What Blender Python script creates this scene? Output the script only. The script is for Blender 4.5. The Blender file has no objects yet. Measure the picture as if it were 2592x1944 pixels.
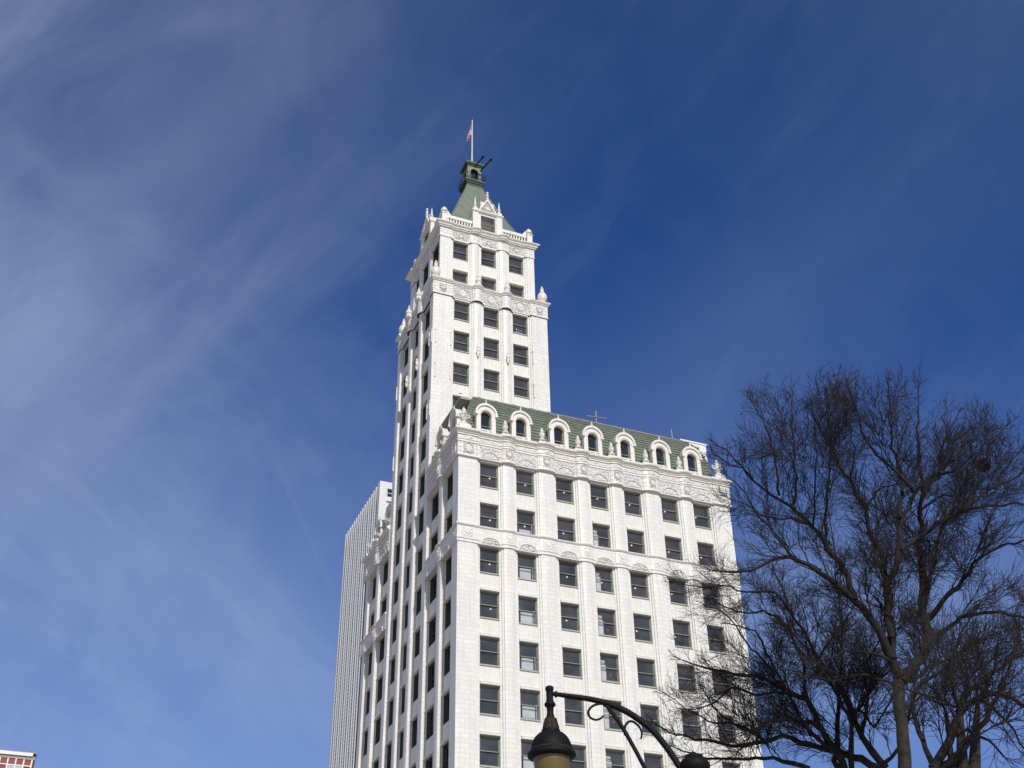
import bpy, math, random
import numpy as np
from mathutils import Vector, Matrix, Quaternion
R = math.radians
sc = bpy.context.scene
# ------------------------------------------------------------------ camera
cam_d = bpy.data.cameras.new('camera'); cam = bpy.data.objects.new('camera', cam_d)
sc.collection.objects.link(cam); sc.camera = cam
PITCH, ROLL, YAW = 0.594, -0.0172, 0.3990
fwd = Vector((math.sin(YAW)*math.cos(PITCH), math.cos(YAW)*math.cos(PITCH), math.sin(PITCH)))
rgt = Vector((math.cos(YAW), -math.sin(YAW), 0)); upv = rgt.cross(fwd)
cr, sr = math.cos(ROLL), math.sin(ROLL)
r2 = cr*rgt + sr*upv; u2 = -sr*rgt + cr*upv
CX, CY, CZ = -30.749, -80.136, 1.6
M = Matrix((r2, u2, -fwd)).transposed().to_4x4(); M.translation = (CX, CY, CZ)
cam.matrix_world = M
cam_d.sensor_width = 36; cam_d.lens = 41.72; cam_d.clip_end = 5000; cam_d.clip_start = 0.1
FH = Vector((math.sin(YAW), math.cos(YAW), 0)); RH = Vector((math.cos(YAW), -math.sin(YAW), 0))
# ------------------------------------------------------------------ world, sun, exposure
SUN_EL, SUN_AZ = R(36), R(-5.0)         # sun stands almost square to the front wall, grazing the west wall
S = Vector((math.sin(SUN_AZ)*math.cos(SUN_EL), -math.cos(SUN_AZ)*math.cos(SUN_EL), math.sin(SUN_EL)))
w = bpy.data.worlds.new('World'); sc.world = w; w.use_nodes = True
nt = w.node_tree; N = nt.nodes; L = nt.links
for n in list(N): N.remove(n)
def nn(t, **k):
    n = N.new(t)
    for a, b in k.items(): setattr(n, a, b)
    return n
def math_(op, a, b=None, c=None, clamp=False):
    n = nn('ShaderNodeMath', operation=op, use_clamp=clamp)
    for i, v in enumerate((a, b, c)):
        if v is None: continue
        if isinstance(v, (int, float)): n.inputs[i].default_value = v
        else: L.new(v, n.inputs[i])
    return n.outputs[0]
def dot_(a, v):
    n = nn('ShaderNodeVectorMath', operation='DOT_PRODUCT'); L.new(a, n.inputs[0]); n.inputs[1].default_value = v
    return n.outputs['Value']
def rng_(v, a, b, c=0.0, d=1.0, smooth=True):
    n = nn('ShaderNodeMapRange', interpolation_type='SMOOTHSTEP' if smooth else 'LINEAR', clamp=True)
    L.new(v, n.inputs[0])
    for i, x in enumerate((a, b, c, d)): n.inputs[i+1].default_value = x
    return n.outputs[0]
def comb_(a, b, c=None):
    n = nn('ShaderNodeCombineXYZ'); L.new(a, n.inputs[0]); L.new(b, n.inputs[1])
    if c is not None: n.inputs[2].default_value = c
    return n.outputs[0]
def noise_(v, scale, detail=5, rough=.55, dist=0.0):
    n = nn('ShaderNodeTexNoise'); L.new(v, n.inputs['Vector']); n.inputs['Scale'].default_value = scale
    n.inputs['Detail'].default_value = detail; n.inputs['Roughness'].default_value = rough
    n.inputs['Distortion'].default_value = dist
    return n.outputs['Fac']
sky = nn('ShaderNodeTexSky', sky_type='NISHITA', sun_disc=False, sun_elevation=SUN_EL,
         sun_rotation=math.pi - SUN_AZ, altitude=1500, air_density=1.15, dust_density=0.25, ozone_density=3.0)
tc = nn('ShaderNodeTexCoord').outputs['Generated']
# thin cirrus: streaks fanning out of a veil low in the west, drawn on a plane far overhead
ax_f = Vector((0.32, 0.76, 0.566)).normalized(); ax_r = RH; ax_u = ax_r.cross(ax_f)
df = math_('MAXIMUM', dot_(tc, ax_f), 0.05)
X = math_('DIVIDE', dot_(tc, ax_r), df); Y = math_('DIVIDE', dot_(tc, ax_u), df)
Xo = math_('ADD', X, 0.62); Yo = math_('SUBTRACT', Y, 0.02)
th = math_('ARCTAN2', Yo, Xo)
rr = math_('SQRT', math_('ADD', math_('MULTIPLY', Xo, Xo), math_('MULTIPLY', Yo, Yo)))
def rot_(ang, sx, sy, sd):
    ca, sa = math.cos(ang), math.sin(ang)
    return comb_(math_('MULTIPLY', math_('ADD', math_('MULTIPLY', X, ca), math_('MULTIPLY', Y, sa)), sx), math_('MULTIPLY', math_('SUBTRACT', math_('MULTIPLY', Y, ca), math_('MULTIPLY', X, sa)), sy), sd)
streak = noise_(rot_(R(38), 1.6, 5.0, 3.1), 1.5, 6, .55, .6)
fine = noise_(rot_(R(-42), 2.0, 6.5, 7.7), 1.8, 7, .58, .7)
soft = noise_(comb_(X, Y, 1.3), 2.4, 3, .5, .2)
left = rng_(X, 0.12, -0.46)
s1 = math_('MULTIPLY', rng_(streak, .36, .74), rng_(Y, -.16, .10)); s2 = math_('MULTIPLY', rng_(fine, .38, .80), rng_(Y, .08, -.14)); s3 = rng_(soft, .42, .72)
blob = math_('ADD', math_('POWER', math_('DIVIDE', math_('ADD', X, .43), .13), 2.0), math_('POWER', math_('DIVIDE', math_('SUBTRACT', Y, .055), .10), 2.0))
blob = math_('EXPONENT', math_('MULTIPLY', blob, -1.0))
def gauss(x0, y0, sx, sy, ang):
    ca, sa = math.cos(ang), math.sin(ang)
    dx = math_('SUBTRACT', X, x0); dy = math_('SUBTRACT', Y, y0)
    a = math_('ADD', math_('MULTIPLY', dx, ca), math_('MULTIPLY', dy, sa)); b = math_('SUBTRACT', math_('MULTIPLY', dy, ca), math_('MULTIPLY', dx, sa))
    b = math_('ADD', b, math_('MULTIPLY', math_('SUBTRACT', soft, .5), sy*1.6))
    q = math_('ADD', math_('POWER', math_('ABSOLUTE', math_('DIVIDE', a, sx)), 2.0), math_('POWER', math_('ABSOLUTE', math_('DIVIDE', b, sy)), 2.0))
    return math_('EXPONENT', math_('MULTIPLY', q, -1.0))
cl = math_('MULTIPLY', math_('ADD', math_('MULTIPLY', s1, .20), math_('MULTIPLY', s2, .17)), math_('ADD', math_('MULTIPLY', left, .88), .04))
cl = math_('ADD', cl, math_('MULTIPLY', left, .165))
cl = math_('ADD', cl, math_('MULTIPLY', blob, .18))
cl = math_('ADD', cl, math_('MULTIPLY', gauss(-.27, .20, .22, .06, R(38)), .08))
cl = math_('ADD', cl, math_('MULTIPLY', gauss(-.25, -.19, .26, .06, R(-42)), .08))
cl = math_('ADD', cl, math_('MULTIPLY', gauss(.22, .04, .20, .09, R(38)), .07))
cl = math_('ADD', cl, math_('MULTIPLY', gauss(.26, -.22, .20, .08, R(10)), .16))
cl = math_('ADD', cl, math_('MULTIPLY', s3, .025))
# an old contrail
ct = gauss(-.185, -.105, .085, .0026, R(-68)); cl = math_('ADD', cl, math_('MULTIPLY', math_('MULTIPLY', ct, fine), .06))
wisp = noise_(rot_(R(52), 2.2, 8.0, 5.5), 2.0, 9, .62, .5)
wisp2 = noise_(rot_(R(20), 5.0, 5.0, 9.1), 1.3, 8, .6, 1.2)
cl = math_('ADD', cl, math_('MULTIPLY', math_('MULTIPLY', rng_(wisp, .45, .78), rng_(soft, .30, .62)), .042))
cl = math_('ADD', cl, math_('MULTIPLY', math_('SUBTRACT', wisp2, .5), math_('ADD', math_('MULTIPLY', left, .24), .06)))
low = rng_(Y, .12, -.40)
cl = math_('ADD', cl, math_('MULTIPLY', low, .22))
cl = math_('ADD', cl, rng_(dot_(tc, (-1, 0, .1)), .45, .95, 0, .3))  # unseen western cirrus veil, added to make the fill light whiter
cl = math_('MAXIMUM', math_('MINIMUM', cl, .9), 0)
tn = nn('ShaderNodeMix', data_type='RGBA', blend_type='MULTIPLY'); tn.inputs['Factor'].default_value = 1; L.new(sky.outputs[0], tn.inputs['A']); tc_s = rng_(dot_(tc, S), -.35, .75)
tcol = nn('ShaderNodeMix', data_type='RGBA'); L.new(tc_s, tcol.inputs['Factor']); tcol.inputs['A'].default_value = (.17, .44, .93, 1); tcol.inputs['B'].default_value = (1.0, .98, .95, 1)  # blue tint fades toward the unseen sunward sky to keep fill light neutral
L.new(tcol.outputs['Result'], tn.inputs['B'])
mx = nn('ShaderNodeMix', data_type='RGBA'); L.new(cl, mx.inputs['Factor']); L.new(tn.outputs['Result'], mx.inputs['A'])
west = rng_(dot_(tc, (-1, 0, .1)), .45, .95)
ccol = nn('ShaderNodeMix', data_type='RGBA'); L.new(west, ccol.inputs['Factor']); ccol.inputs['A'].default_value = (4.5, 5.5, 7.4, 1); ccol.inputs['B'].default_value = (4.6, 4.1, 4.0, 1)  # added western veil is warmed to offset blue fill on shaded walls
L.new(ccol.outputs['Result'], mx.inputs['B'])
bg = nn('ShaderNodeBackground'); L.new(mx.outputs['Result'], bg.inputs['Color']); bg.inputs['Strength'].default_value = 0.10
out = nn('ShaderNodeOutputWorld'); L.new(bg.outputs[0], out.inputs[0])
sd = bpy.data.lights.new('sun', 'SUN'); sd.energy = 3.25; sd.angle = R(0.5); sd.color = (1.0, .95, .88)
so = bpy.data.objects.new('sun', sd); sc.collection.objects.link(so); so.location = (0, -60, 120)
so.rotation_mode = 'QUATERNION'; so.rotation_quaternion = (-S).to_track_quat('-Z', 'Y')
sc.view_settings.view_transform = 'Standard'; sc.view_settings.look = 'None'
sc.view_settings.exposure = 0.0; sc.view_settings.gamma = 1.0; sc.view_settings.use_curve_mapping = False
# ------------------------------------------------------------------ materials
def principled(name, col, rough=.6, metal=0.0, spec=None, noise=None, bump=None, emis=None):
    m = bpy.data.materials.new(name); m.use_nodes = True; t = m.node_tree; b = t.nodes['Principled BSDF']
    b.inputs['Base Color'].default_value = (*col, 1); b.inputs['Roughness'].default_value = rough; b.inputs['Metallic'].default_value = metal
    if spec is not None: b.inputs['Specular IOR Level'].default_value = spec
    if emis: b.inputs['Emission Color'].default_value = (*emis[0], 1); b.inputs['Emission Strength'].default_value = emis[1]
    if noise:
        scale, col2, amt = noise
        g = t.nodes.new('ShaderNodeNewGeometry'); n = t.nodes.new('ShaderNodeTexNoise'); n.inputs['Scale'].default_value = scale; n.inputs['Detail'].default_value = 6
        t.links.new(g.outputs['Position'], n.inputs['Vector'])
        r = t.nodes.new('ShaderNodeMapRange'); t.links.new(n.outputs['Fac'], r.inputs[0]); r.inputs[1].default_value = .4; r.inputs[2].default_value = .68; r.inputs[4].default_value = amt
        x = t.nodes.new('ShaderNodeMix'); x.data_type = 'RGBA'; t.links.new(r.outputs[0], x.inputs['Factor'])
        x.inputs['A'].default_value = (*col, 1); x.inputs['B'].default_value = (*col2, 1); t.links.new(x.outputs['Result'], b.inputs['Base Color'])
        if bump:
            bp = t.nodes.new('ShaderNodeBump'); bp.inputs['Strength'].default_value = bump; bp.inputs['Distance'].default_value = .03
            t.links.new(n.outputs['Fac'], bp.inputs['Height']); t.links.new(bp.outputs[0], b.inputs['Normal'])
    return m
def wallcoords(t):
    g = t.nodes.new('ShaderNodeNewGeometry'); sp = t.nodes.new('ShaderNodeSeparateXYZ'); sn = t.nodes.new('ShaderNodeSeparateXYZ')
    t.links.new(g.outputs['Position'], sp.inputs[0]); t.links.new(g.outputs['True Normal'], sn.inputs[0])
    a = t.nodes.new('ShaderNodeMath'); a.operation = 'ABSOLUTE'; t.links.new(sn.outputs[0], a.inputs[0])
    gt = t.nodes.new('ShaderNodeMath'); gt.operation = 'GREATER_THAN'; gt.inputs[1].default_value = .7; t.links.new(a.outputs[0], gt.inputs[0])
    m = t.nodes.new('ShaderNodeMix'); m.data_type = 'FLOAT'; t.links.new(gt.outputs[0], m.inputs['Factor']); t.links.new(sp.outputs[0], m.inputs['A']); t.links.new(sp.outputs[1], m.inputs['B'])
    c = t.nodes.new('ShaderNodeCombineXYZ'); t.links.new(m.outputs['Result'], c.inputs[0]); t.links.new(sp.outputs[2], c.inputs[1])
    return g, c.outputs[0]
def terracotta(name, c1, c2, mortar, bw, bh, msize=.016, stain=.3):
    m = bpy.data.materials.new(name); m.use_nodes = True; t = m.node_tree; b = t.nodes['Principled BSDF']
    g, vec = wallcoords(t)
    br = t.nodes.new('ShaderNodeTexBrick'); t.links.new(vec, br.inputs['Vector']); br.inputs['Scale'].default_value = 1
    br.inputs['Color1'].default_value = (*c1, 1); br.inputs['Color2'].default_value = (*c2, 1); br.inputs['Mortar'].default_value = (*mortar, 1)
    br.inputs['Brick Width'].default_value = bw; br.inputs['Row Height'].default_value = bh; br.inputs['Mortar Size'].default_value = msize; br.inputs['Mortar Smooth'].default_value = .2; br.inputs['Bias'].default_value = 0
    n = t.nodes.new('ShaderNodeTexNoise'); n.inputs['Scale'].default_value = .55; n.inputs['Detail'].default_value = 7; n.inputs['Roughness'].default_value = .65
    mp = t.nodes.new('ShaderNodeMapping'); mp.inputs['Scale'].default_value = (1.5, 1.5, .35); t.links.new(g.outputs['Position'], mp.inputs[0]); t.links.new(mp.outputs[0], n.inputs['Vector'])
    r = t.nodes.new('ShaderNodeMapRange'); t.links.new(n.outputs['Fac'], r.inputs[0]); r.inputs[1].default_value = .42; r.inputs[2].default_value = .75; r.inputs[4].default_value = stain
    x = t.nodes.new('ShaderNodeMix'); x.data_type = 'RGBA'; t.links.new(r.outputs[0], x.inputs['Factor']); t.links.new(br.outputs['Color'], x.inputs['A']); x.inputs['B'].default_value = (.60, .52, .42, 1)
    n2 = t.nodes.new('ShaderNodeTexNoise'); n2.inputs['Scale'].default_value = 6; n2.inputs['Detail'].default_value = 5; t.links.new(g.outputs['Position'], n2.inputs['Vector'])
    r2_ = t.nodes.new('ShaderNodeMapRange'); t.links.new(n2.outputs['Fac'], r2_.inputs[0]); r2_.inputs[1].default_value = .5; r2_.inputs[2].default_value = .8; r2_.inputs[4].default_value = .35
    x2 = t.nodes.new('ShaderNodeMix'); x2.data_type = 'RGBA'; t.links.new(r2_.outputs[0], x2.inputs['Factor']); t.links.new(x.outputs['Result'], x2.inputs['A']); x2.inputs['B'].default_value = (.66, .60, .53, 1)
    n3 = t.nodes.new('ShaderNodeTexNoise'); n3.inputs['Scale'].default_value = 1.0; n3.inputs['Detail'].default_value = 4
    mp3 = t.nodes.new('ShaderNodeMapping'); mp3.inputs['Scale'].default_value = (5, 5, .22); t.links.new(g.outputs['Position'], mp3.inputs[0]); t.links.new(mp3.outputs[0], n3.inputs['Vector'])
    r3 = t.nodes.new('ShaderNodeMapRange'); t.links.new(n3.outputs['Fac'], r3.inputs[0]); r3.inputs[1].default_value = .52; r3.inputs[2].default_value = .72; r3.inputs[4].default_value = .38
    x3 = t.nodes.new('ShaderNodeMix'); x3.data_type = 'RGBA'; t.links.new(r3.outputs[0], x3.inputs['Factor']); t.links.new(x2.outputs['Result'], x3.inputs['A']); x3.inputs['B'].default_value = (.56, .51, .46, 1)
    br2 = t.nodes.new('ShaderNodeTexWhiteNoise'); br2.noise_dimensions = '2D'; sc2 = t.nodes.new('ShaderNodeVectorMath'); sc2.operation = 'MULTIPLY'; sc2.inputs[1].default_value = (1/bw/1.0, 1/bh, 1); fl2 = t.nodes.new('ShaderNodeVectorMath'); fl2.operation = 'FLOOR'
    t.links.new(vec, sc2.inputs[0]); t.links.new(sc2.outputs[0], fl2.inputs[0]); t.links.new(fl2.outputs[0], br2.inputs['Vector'])
    r4 = t.nodes.new('ShaderNodeMapRange'); t.links.new(br2.outputs['Value'], r4.inputs[0]); r4.inputs[1].default_value = .62; r4.inputs[2].default_value = 1.0; r4.inputs[4].default_value = .38
    x4 = t.nodes.new('ShaderNodeMix'); x4.data_type = 'RGBA'; t.links.new(r4.outputs[0], x4.inputs['Factor']); t.links.new(x3.outputs['Result'], x4.inputs['A']); x4.inputs['B'].default_value = (.76, .68, .59, 1)
    x2 = x4
    t.links.new(x2.outputs['Result'], b.inputs['Base Color']); b.inputs['Roughness'].default_value = .42; b.inputs['Specular IOR Level'].default_value = .35
    bp = t.nodes.new('ShaderNodeBump'); bp.inputs['Strength'].default_value = .5; bp.inputs['Distance'].default_value = .012; bp.invert = True
    t.links.new(br.outputs['Fac'], bp.inputs['Height']); t.links.new(bp.outputs[0], b.inputs['Normal'])
    return m
MT = {}
MT['terra'] = terracotta('glazed_terracotta', (.87, .835, .77), (.79, .785, .80), (.64, .59, .54), .78, .36, .012)
MT['terra_fine'] = terracotta('glazed_terracotta_small_blocks', (.87, .85, .80), (.80, .79, .80), (.62, .57, .52), .62, .42, .012)
MT['terra_joint'] = terracotta('jointed_terracotta', (.85, .82, .77), (.78, .76, .75), (.30, .25, .22), .60, .40, .018, .4)
MT['spandrel'] = principled('spandrel_terracotta', (.80, .775, .735), .45, noise=(1.7, (.70, .62, .54), .5), bump=.05)
MT['carved'] = principled('carved_terracotta', (.77, .74, .73), .5, noise=(7, (.46, .40, .38), .75), bump=.4)
MT['trim'] = principled('terracotta_trim', (.82, .79, .74), .45, noise=(3, (.62, .52, .42), .45), bump=.1)
MT['frame'] = principled('sage_window_paint', (.25, .27, .21), .5, noise=(4, (.12, .14, .11), .5))
MT['frame_light'] = principled('weathered_sill_paint', (.45, .48, .40), .6, noise=(5, (.30, .30, .25), .5))
MT['green'] = principled('green_roof_tile', (.175, .20, .158), .55, noise=(1.6, (.10, .122, .095), .7), bump=.1)
MT['copper'] = principled('painted_green_copper', (.195, .222, .172), .5, noise=(1.3, (.145, .172, .135), .7), bump=.05)
MT['belfry'] = principled('dark_green_belfry_paint', (.050, .078, .058), .5, noise=(3, (.03, .045, .035), .6))
MT['dark'] = principled('dark_interior', (.05, .05, .055), .8, noise=(1, (.03, .03, .035), .5))
MT['room'] = principled('office_interior', (.50, .46, .44), .9, noise=(.8, (.22, .21, .20), .5))
MT['white_panel'] = principled('white_partition_or_sky', (.90, .91, .94), .7, noise=(2, (.6, .62, .68), .4))
MT['orange'] = principled('orange_paper', (.55, .20, .06), .7, noise=(9, (.35, .12, .05), .5))
MT['lampglow'] = principled('lit_ceiling_lamp', (.9, .9, .9), .5, emis=((1, .97, .92), 1.1))
MT['iron'] = principled('black_iron', (.007, .006, .008), .62, spec=.18, noise=(25, (.014, .010, .009), .6), bump=.15)
MT['brass'] = principled('worn_gilt_band', (.05, .032, .012), .6, spec=.2, noise=(30, (.015, .011, .007), .7))
MT['metal'] = principled('weathered_steel', (.32, .29, .27), .5, noise=(6, (.22, .15, .12), .6))
MT['polewhite'] = principled('white_pole_paint', (.70, .68, .66), .5, noise=(3, (.5, .46, .44), .5))
MT['concrete'] = principled('white_precast_concrete', (.86, .86, .84), .7, noise=(.6, (.76, .76, .75), .5))
MT['concrete_grey'] = principled('grey_concrete_panel', (.74, .74, .73), .8, noise=(.5, (.64, .64, .64), .5))
MT['red'] = principled('red_panel', (.27, .022, .020), .5, noise=(2, (.26, .03, .03), .6))
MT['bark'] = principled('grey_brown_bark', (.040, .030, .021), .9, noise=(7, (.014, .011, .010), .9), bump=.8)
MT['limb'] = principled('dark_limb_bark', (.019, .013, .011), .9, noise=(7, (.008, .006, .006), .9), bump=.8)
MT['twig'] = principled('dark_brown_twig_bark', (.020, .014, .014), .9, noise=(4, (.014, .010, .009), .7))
MT['leafnest'] = principled('dry_leaves', (.05, .035, .022), .9, noise=(20, (.025, .02, .015), .7))
MT['ground'] = principled('pale_plaza_paving', (.34, .31, .265), .85, noise=(.4, (.22, .20, .17), .6), bump=.2)
MT['roofing'] = principled('gravel_roof', (.38, .37, .35), .9, noise=(3, (.28, .27, .25), .5))
MT['lampglass'] = None
def glass(name, tint=.55, rough=.02, refl=(1, 1, 1), dust=.09):
    m = bpy.data.materials.new(name); m.use_nodes = True; t = m.node_tree
    for n in list(t.nodes): t.nodes.remove(n)
    o = t.nodes.new('ShaderNodeOutputMaterial'); tr = t.nodes.new('ShaderNodeBsdfTransparent'); tr.inputs[0].default_value = (tint, tint, tint*1.03, 1)
    gl = t.nodes.new('ShaderNodeBsdfGlossy'); gl.inputs['Roughness'].default_value = rough; gl.inputs[0].default_value = (*refl, 1)
    fr = t.nodes.new('ShaderNodeFresnel'); fr.inputs[0].default_value = 1.55
    g = t.nodes.new('ShaderNodeNewGeometry'); n = t.nodes.new('ShaderNodeTexNoise'); n.inputs['Scale'].default_value = .9; t.links.new(g.outputs['Position'], n.inputs['Vector'])
    bp = t.nodes.new('ShaderNodeBump'); bp.inputs['Strength'].default_value = .15; bp.inputs['Distance'].default_value = .05; t.links.new(n.outputs['Fac'], bp.inputs['Height'])
    t.links.new(bp.outputs[0], gl.inputs['Normal'])
    mx = t.nodes.new('ShaderNodeMixShader'); t.links.new(fr.outputs[0], mx.inputs[0]); t.links.new(tr.outputs[0], mx.inputs[1]); t.links.new(gl.outputs[0], mx.inputs[2]); df_ = t.nodes.new('ShaderNodeBsdfDiffuse'); df_.inputs[0].default_value = (.55, .52, .58, 1); m2 = t.nodes.new('ShaderNodeMixShader')
    mr = t.nodes.new('ShaderNodeMapRange'); t.links.new(n.outputs['Fac'], mr.inputs[0]); mr.inputs[1].default_value = .3; mr.inputs[2].default_value = .7; mr.inputs[3].default_value = dust*.6; mr.inputs[4].default_value = dust*1.4
    t.links.new(mr.outputs[0], m2.inputs[0]); t.links.new(mx.outputs[0], m2.inputs[1]); t.links.new(df_.outputs[0], m2.inputs[2]); t.links.new(m2.outputs[0], o.inputs[0])
    return m
MT['glass'] = glass('window_glass', .84)
MT['glass_shade'] = glass('window_glass_shaded', .5, dust=.015)  # west-side copy of the panes, shade put into the darker tint
MT['frame_shade'] = principled('sage_window_paint_shaded', (.085, .10, .075), .55, spec=.2, noise=(4, (.06, .07, .055), .5))  # same sage paint, darkened in colour for the shaded west windows
MT['darkglass'] = principled('tinted_window_glass', (.02, .022, .026), .08, spec=.6, noise=(1, (.03, .03, .035), .5))
MT['paleglass'] = principled('window_with_pale_curtains', (.42, .50, .60), .25, noise=(1.2, (.52, .58, .66), .6))
# ------------------------------------------------------------------ mesh helpers
class MB:
    def __init__(s): s.v = []; s.f = []; s.m = []; s.mi = 0
    def quad(s, a, b, c, d): i = len(s.v); s.v += [a, b, c, d]; s.f.append((i, i+1, i+2, i+3)); s.m.append(s.mi)
    def poly(s, pts): i = len(s.v); s.v += list(pts); s.f.append(tuple(range(i, i+len(pts)))); s.m.append(s.mi)
    def box(s, x0, x1, y0, y1, z0, z1):
        i = len(s.v)
        s.v += [(x0, y0, z0), (x1, y0, z0), (x1, y1, z0), (x0, y1, z0), (x0, y0, z1), (x1, y0, z1), (x1, y1, z1), (x0, y1, z1)]
        for q in ((0, 3, 2, 1), (4, 5, 6, 7), (0, 1, 5, 4), (1, 2, 6, 5), (2, 3, 7, 6), (3, 0, 4, 7)):
            s.f.append(tuple(i+k for k in q)); s.m.append(s.mi)
    def grid(s, rows, close=False):
        i = len(s.v); n = len(rows[0])
        for r in rows: s.v += list(r)
        for a in range(len(rows)-1):
            for b in range(n - (0 if close else 1)):
                b2 = (b+1) % n
                s.f.append((i+a*n+b, i+a*n+b2, i+(a+1)*n+b2, i+(a+1)*n+b)); s.m.append(s.mi)
    def lathe(s, cx, cy, prof, n=12, rot=0.0, sq=None):
        rows = []
        for r, z in prof:
            rows.append([(cx + r*math.cos(rot+2*math.pi*k/n), cy + r*math.sin(rot+2*math.pi*k/n), z) for k in range(n)])
        s.grid(rows, True); s.poly(rows[0][::-1]); s.poly(rows[-1])
    def tube(s, pts, rads, n=6):
        rows = []; pv = None
        for k, p in enumerate(pts):
            a = Vector(pts[max(0, k-1)]); b = Vector(pts[min(len(pts)-1, k+1)]); d = (b-a)
            if d.length < 1e-9: d = Vector((0, 0, 1))
            d.normalize()
            if pv is None: pv = d.orthogonal().normalized()
            pv = (pv - d*pv.dot(d));
            if pv.length < 1e-6: pv = d.orthogonal()
            pv.normalize(); q = d.cross(pv); r = rads[k] if not isinstance(rads, (int, float)) else rads
            rows.append([tuple(Vector(p) + r*(math.cos(2*math.pi*j/n)*pv + math.sin(2*math.pi*j/n)*q)) for j in range(n)])
        s.grid(rows, True); s.poly(rows[0][::-1]); s.poly(rows[-1])
    def build(s, name, mats, parent=None, loc=None, smooth=False):
        me = bpy.data.meshes.new(name); me.from_pydata([tuple(p) for p in s.v], [], s.f)
        if not isinstance(mats, (list, tuple)): mats = [mats]
        for m in mats: me.materials.append(m)
        if len(mats) > 1: me.polygons.foreach_set('material_index', s.m)
        if smooth: me.polygons.foreach_set('use_smooth', [True]*len(me.polygons))
        me.validate(); me.update()
        o = bpy.data.objects.new(name, me); sc.collection.objects.link(o)
        if loc is not None: o.location = loc
        if parent is not None: child(o, parent)
        return o
def child(o, parent):
    o.parent = parent
    base = Vector((0, 0, 0)); p = parent
    while p is not None: base += Vector(p.location); p = p.parent
    o.location = Vector(o.location) - base
def thing(name, label, cat, loc, group=None, kind=None):
    o = bpy.data.objects.new(name, None); sc.collection.objects.link(o); o.location = loc; o.empty_display_size = .5
    o['label'] = label; o['category'] = cat
    if group: o['group'] = group
    if kind: o['kind'] = kind
    return o
def tag(o, label, cat, group=None, kind=None):
    o['label'] = label; o['category'] = cat
    if group: o['group'] = group
    if kind: o['kind'] = kind
    return o
class Fac:      # a wall plane: u along it, d outward from it, z up
    def __init__(s, ox, oy, ux, uy): s.o = (ox, oy); s.u = (ux, uy); s.n = (uy, -ux)
    def P(s, u, d, z): return (s.o[0]+u*s.u[0]+d*s.n[0], s.o[1]+u*s.u[1]+d*s.n[1], z)
def fbox(mb, F, u0, u1, d0, d1, z0, z1):
    i = len(mb.v)
    mb.v += [F.P(u0, d1, z0), F.P(u1, d1, z0), F.P(u1, d0, z0), F.P(u0, d0, z0), F.P(u0, d1, z1), F.P(u1, d1, z1), F.P(u1, d0, z1), F.P(u0, d0, z1)]
    for q in ((0, 3, 2, 1), (4, 5, 6, 7), (0, 1, 5, 4), (1, 2, 6, 5), (2, 3, 7, 6), (3, 0, 4, 7)):
        mb.f.append(tuple(i+k for k in q)); mb.m.append(mb.mi)
STEP = .33
def bow_pts(a, b, bow, n=8):
    return [(a+(b-a)*k/n, bow*(1-(2*k/n-1)**2)) for k in range(n+1)]
def pier(mb, F, a, b, z0, z1, back=-.8, left=True, right=True, bow=.0, sd=.12, stp=.33):
    STEP = stp
    """vertical pier: face a..b, two set-back mouldings on either side"""
    pts = []
    if left: pts += [(a-STEP, back), (a-STEP, -2*sd-.02), (a-STEP/2, -2*sd-.02), (a-STEP/2, -sd), (a-.05, -sd), (a, -sd+.03)]
    pts += bow_pts(a, b, bow, 8 if bow else 1)
    if right: pts += [(b, -sd+.03), (b+.05, -sd), (b+STEP/2, -sd), (b+STEP/2, -2*sd-.02), (b+STEP, -2*sd-.02), (b+STEP, back)]
    for (u0, d0), (u1, d1) in zip(pts[:-1], pts[1:]):
        mb.quad(F.P(u0, d0, z0), F.P(u1, d1, z0), F.P(u1, d1, z1), F.P(u0, d0, z1))
    mb.poly([F.P(u, d, z1) for u, d in pts])
def sweep(mb, F, prof, plan, m0=False, m1=False, cap0=False, cap1=False):
    rows = []
    n = len(plan)
    for k, (u, b) in enumerate(plan):
        rows.append([F.P(u + (-(b+d) if (k == 0 and m0) else 0) + ((b+d) if (k == n-1 and m1) else 0), b+d, z) for d, z in prof])
    mb.grid(rows)
    if not m0: mb.poly(rows[0])
    if not m1: mb.poly(rows[-1][::-1])
def plan_bows(L_, faces, bow, ret=.12, over=.12, first=False, last=False):
    """plan line of a cornice that bows out over every pier face"""
    P = [(0, ret if first else 0)]
    for a, b in faces:
        a2, b2 = a-over, b+over
        if a2 <= 0:
            P[0] = (0, ret); P += [(b2, ret), (b2+.03, 0)]
        elif b2 >= L_: P += [(a2-.03, 0), (a2, ret)]
        else:
            P += [(a2-.03, 0)] + [(a2+(b2-a2)*k/8, ret + bow*(1-(2*k/8-1)**2)) for k in range(9)] + [(b2+.03, 0)]
    P.append((L_, ret if (faces and faces[-1][1]+over >= L_) else 0))
    return P
def relief(mb, F, u0, u1, z0, z1, d0, h, res=.045, bfun=None):
    nu = max(2, int((u1-u0)/res)); nz = max(2, int((z1-z0)/res)); rows = []
    for j in range(nz+1):
        z = z0+(z1-z0)*j/nz; row = []
        for i in range(nu+1):
            u = u0+(u1-u0)*i/nu
            hh = h(u, z) if (0 < i < nu and 0 < j < nz) else 0
            row.append(F.P(u, d0 + hh + (bfun(u) if bfun else 0), z))
        rows.append(row)
    mb.grid(rows)
def scroll(u, z, s=1.0):
    a = math.sin(9*u*s+2.2*math.sin(7*z*s)); b = math.sin(10*z*s+2.4*math.sin(8*u*s+1))
    return .075*max(0, a*b+.1) + .035*max(0, math.sin(21*u*s+3*b)*math.sin(19*z*s))
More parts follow.
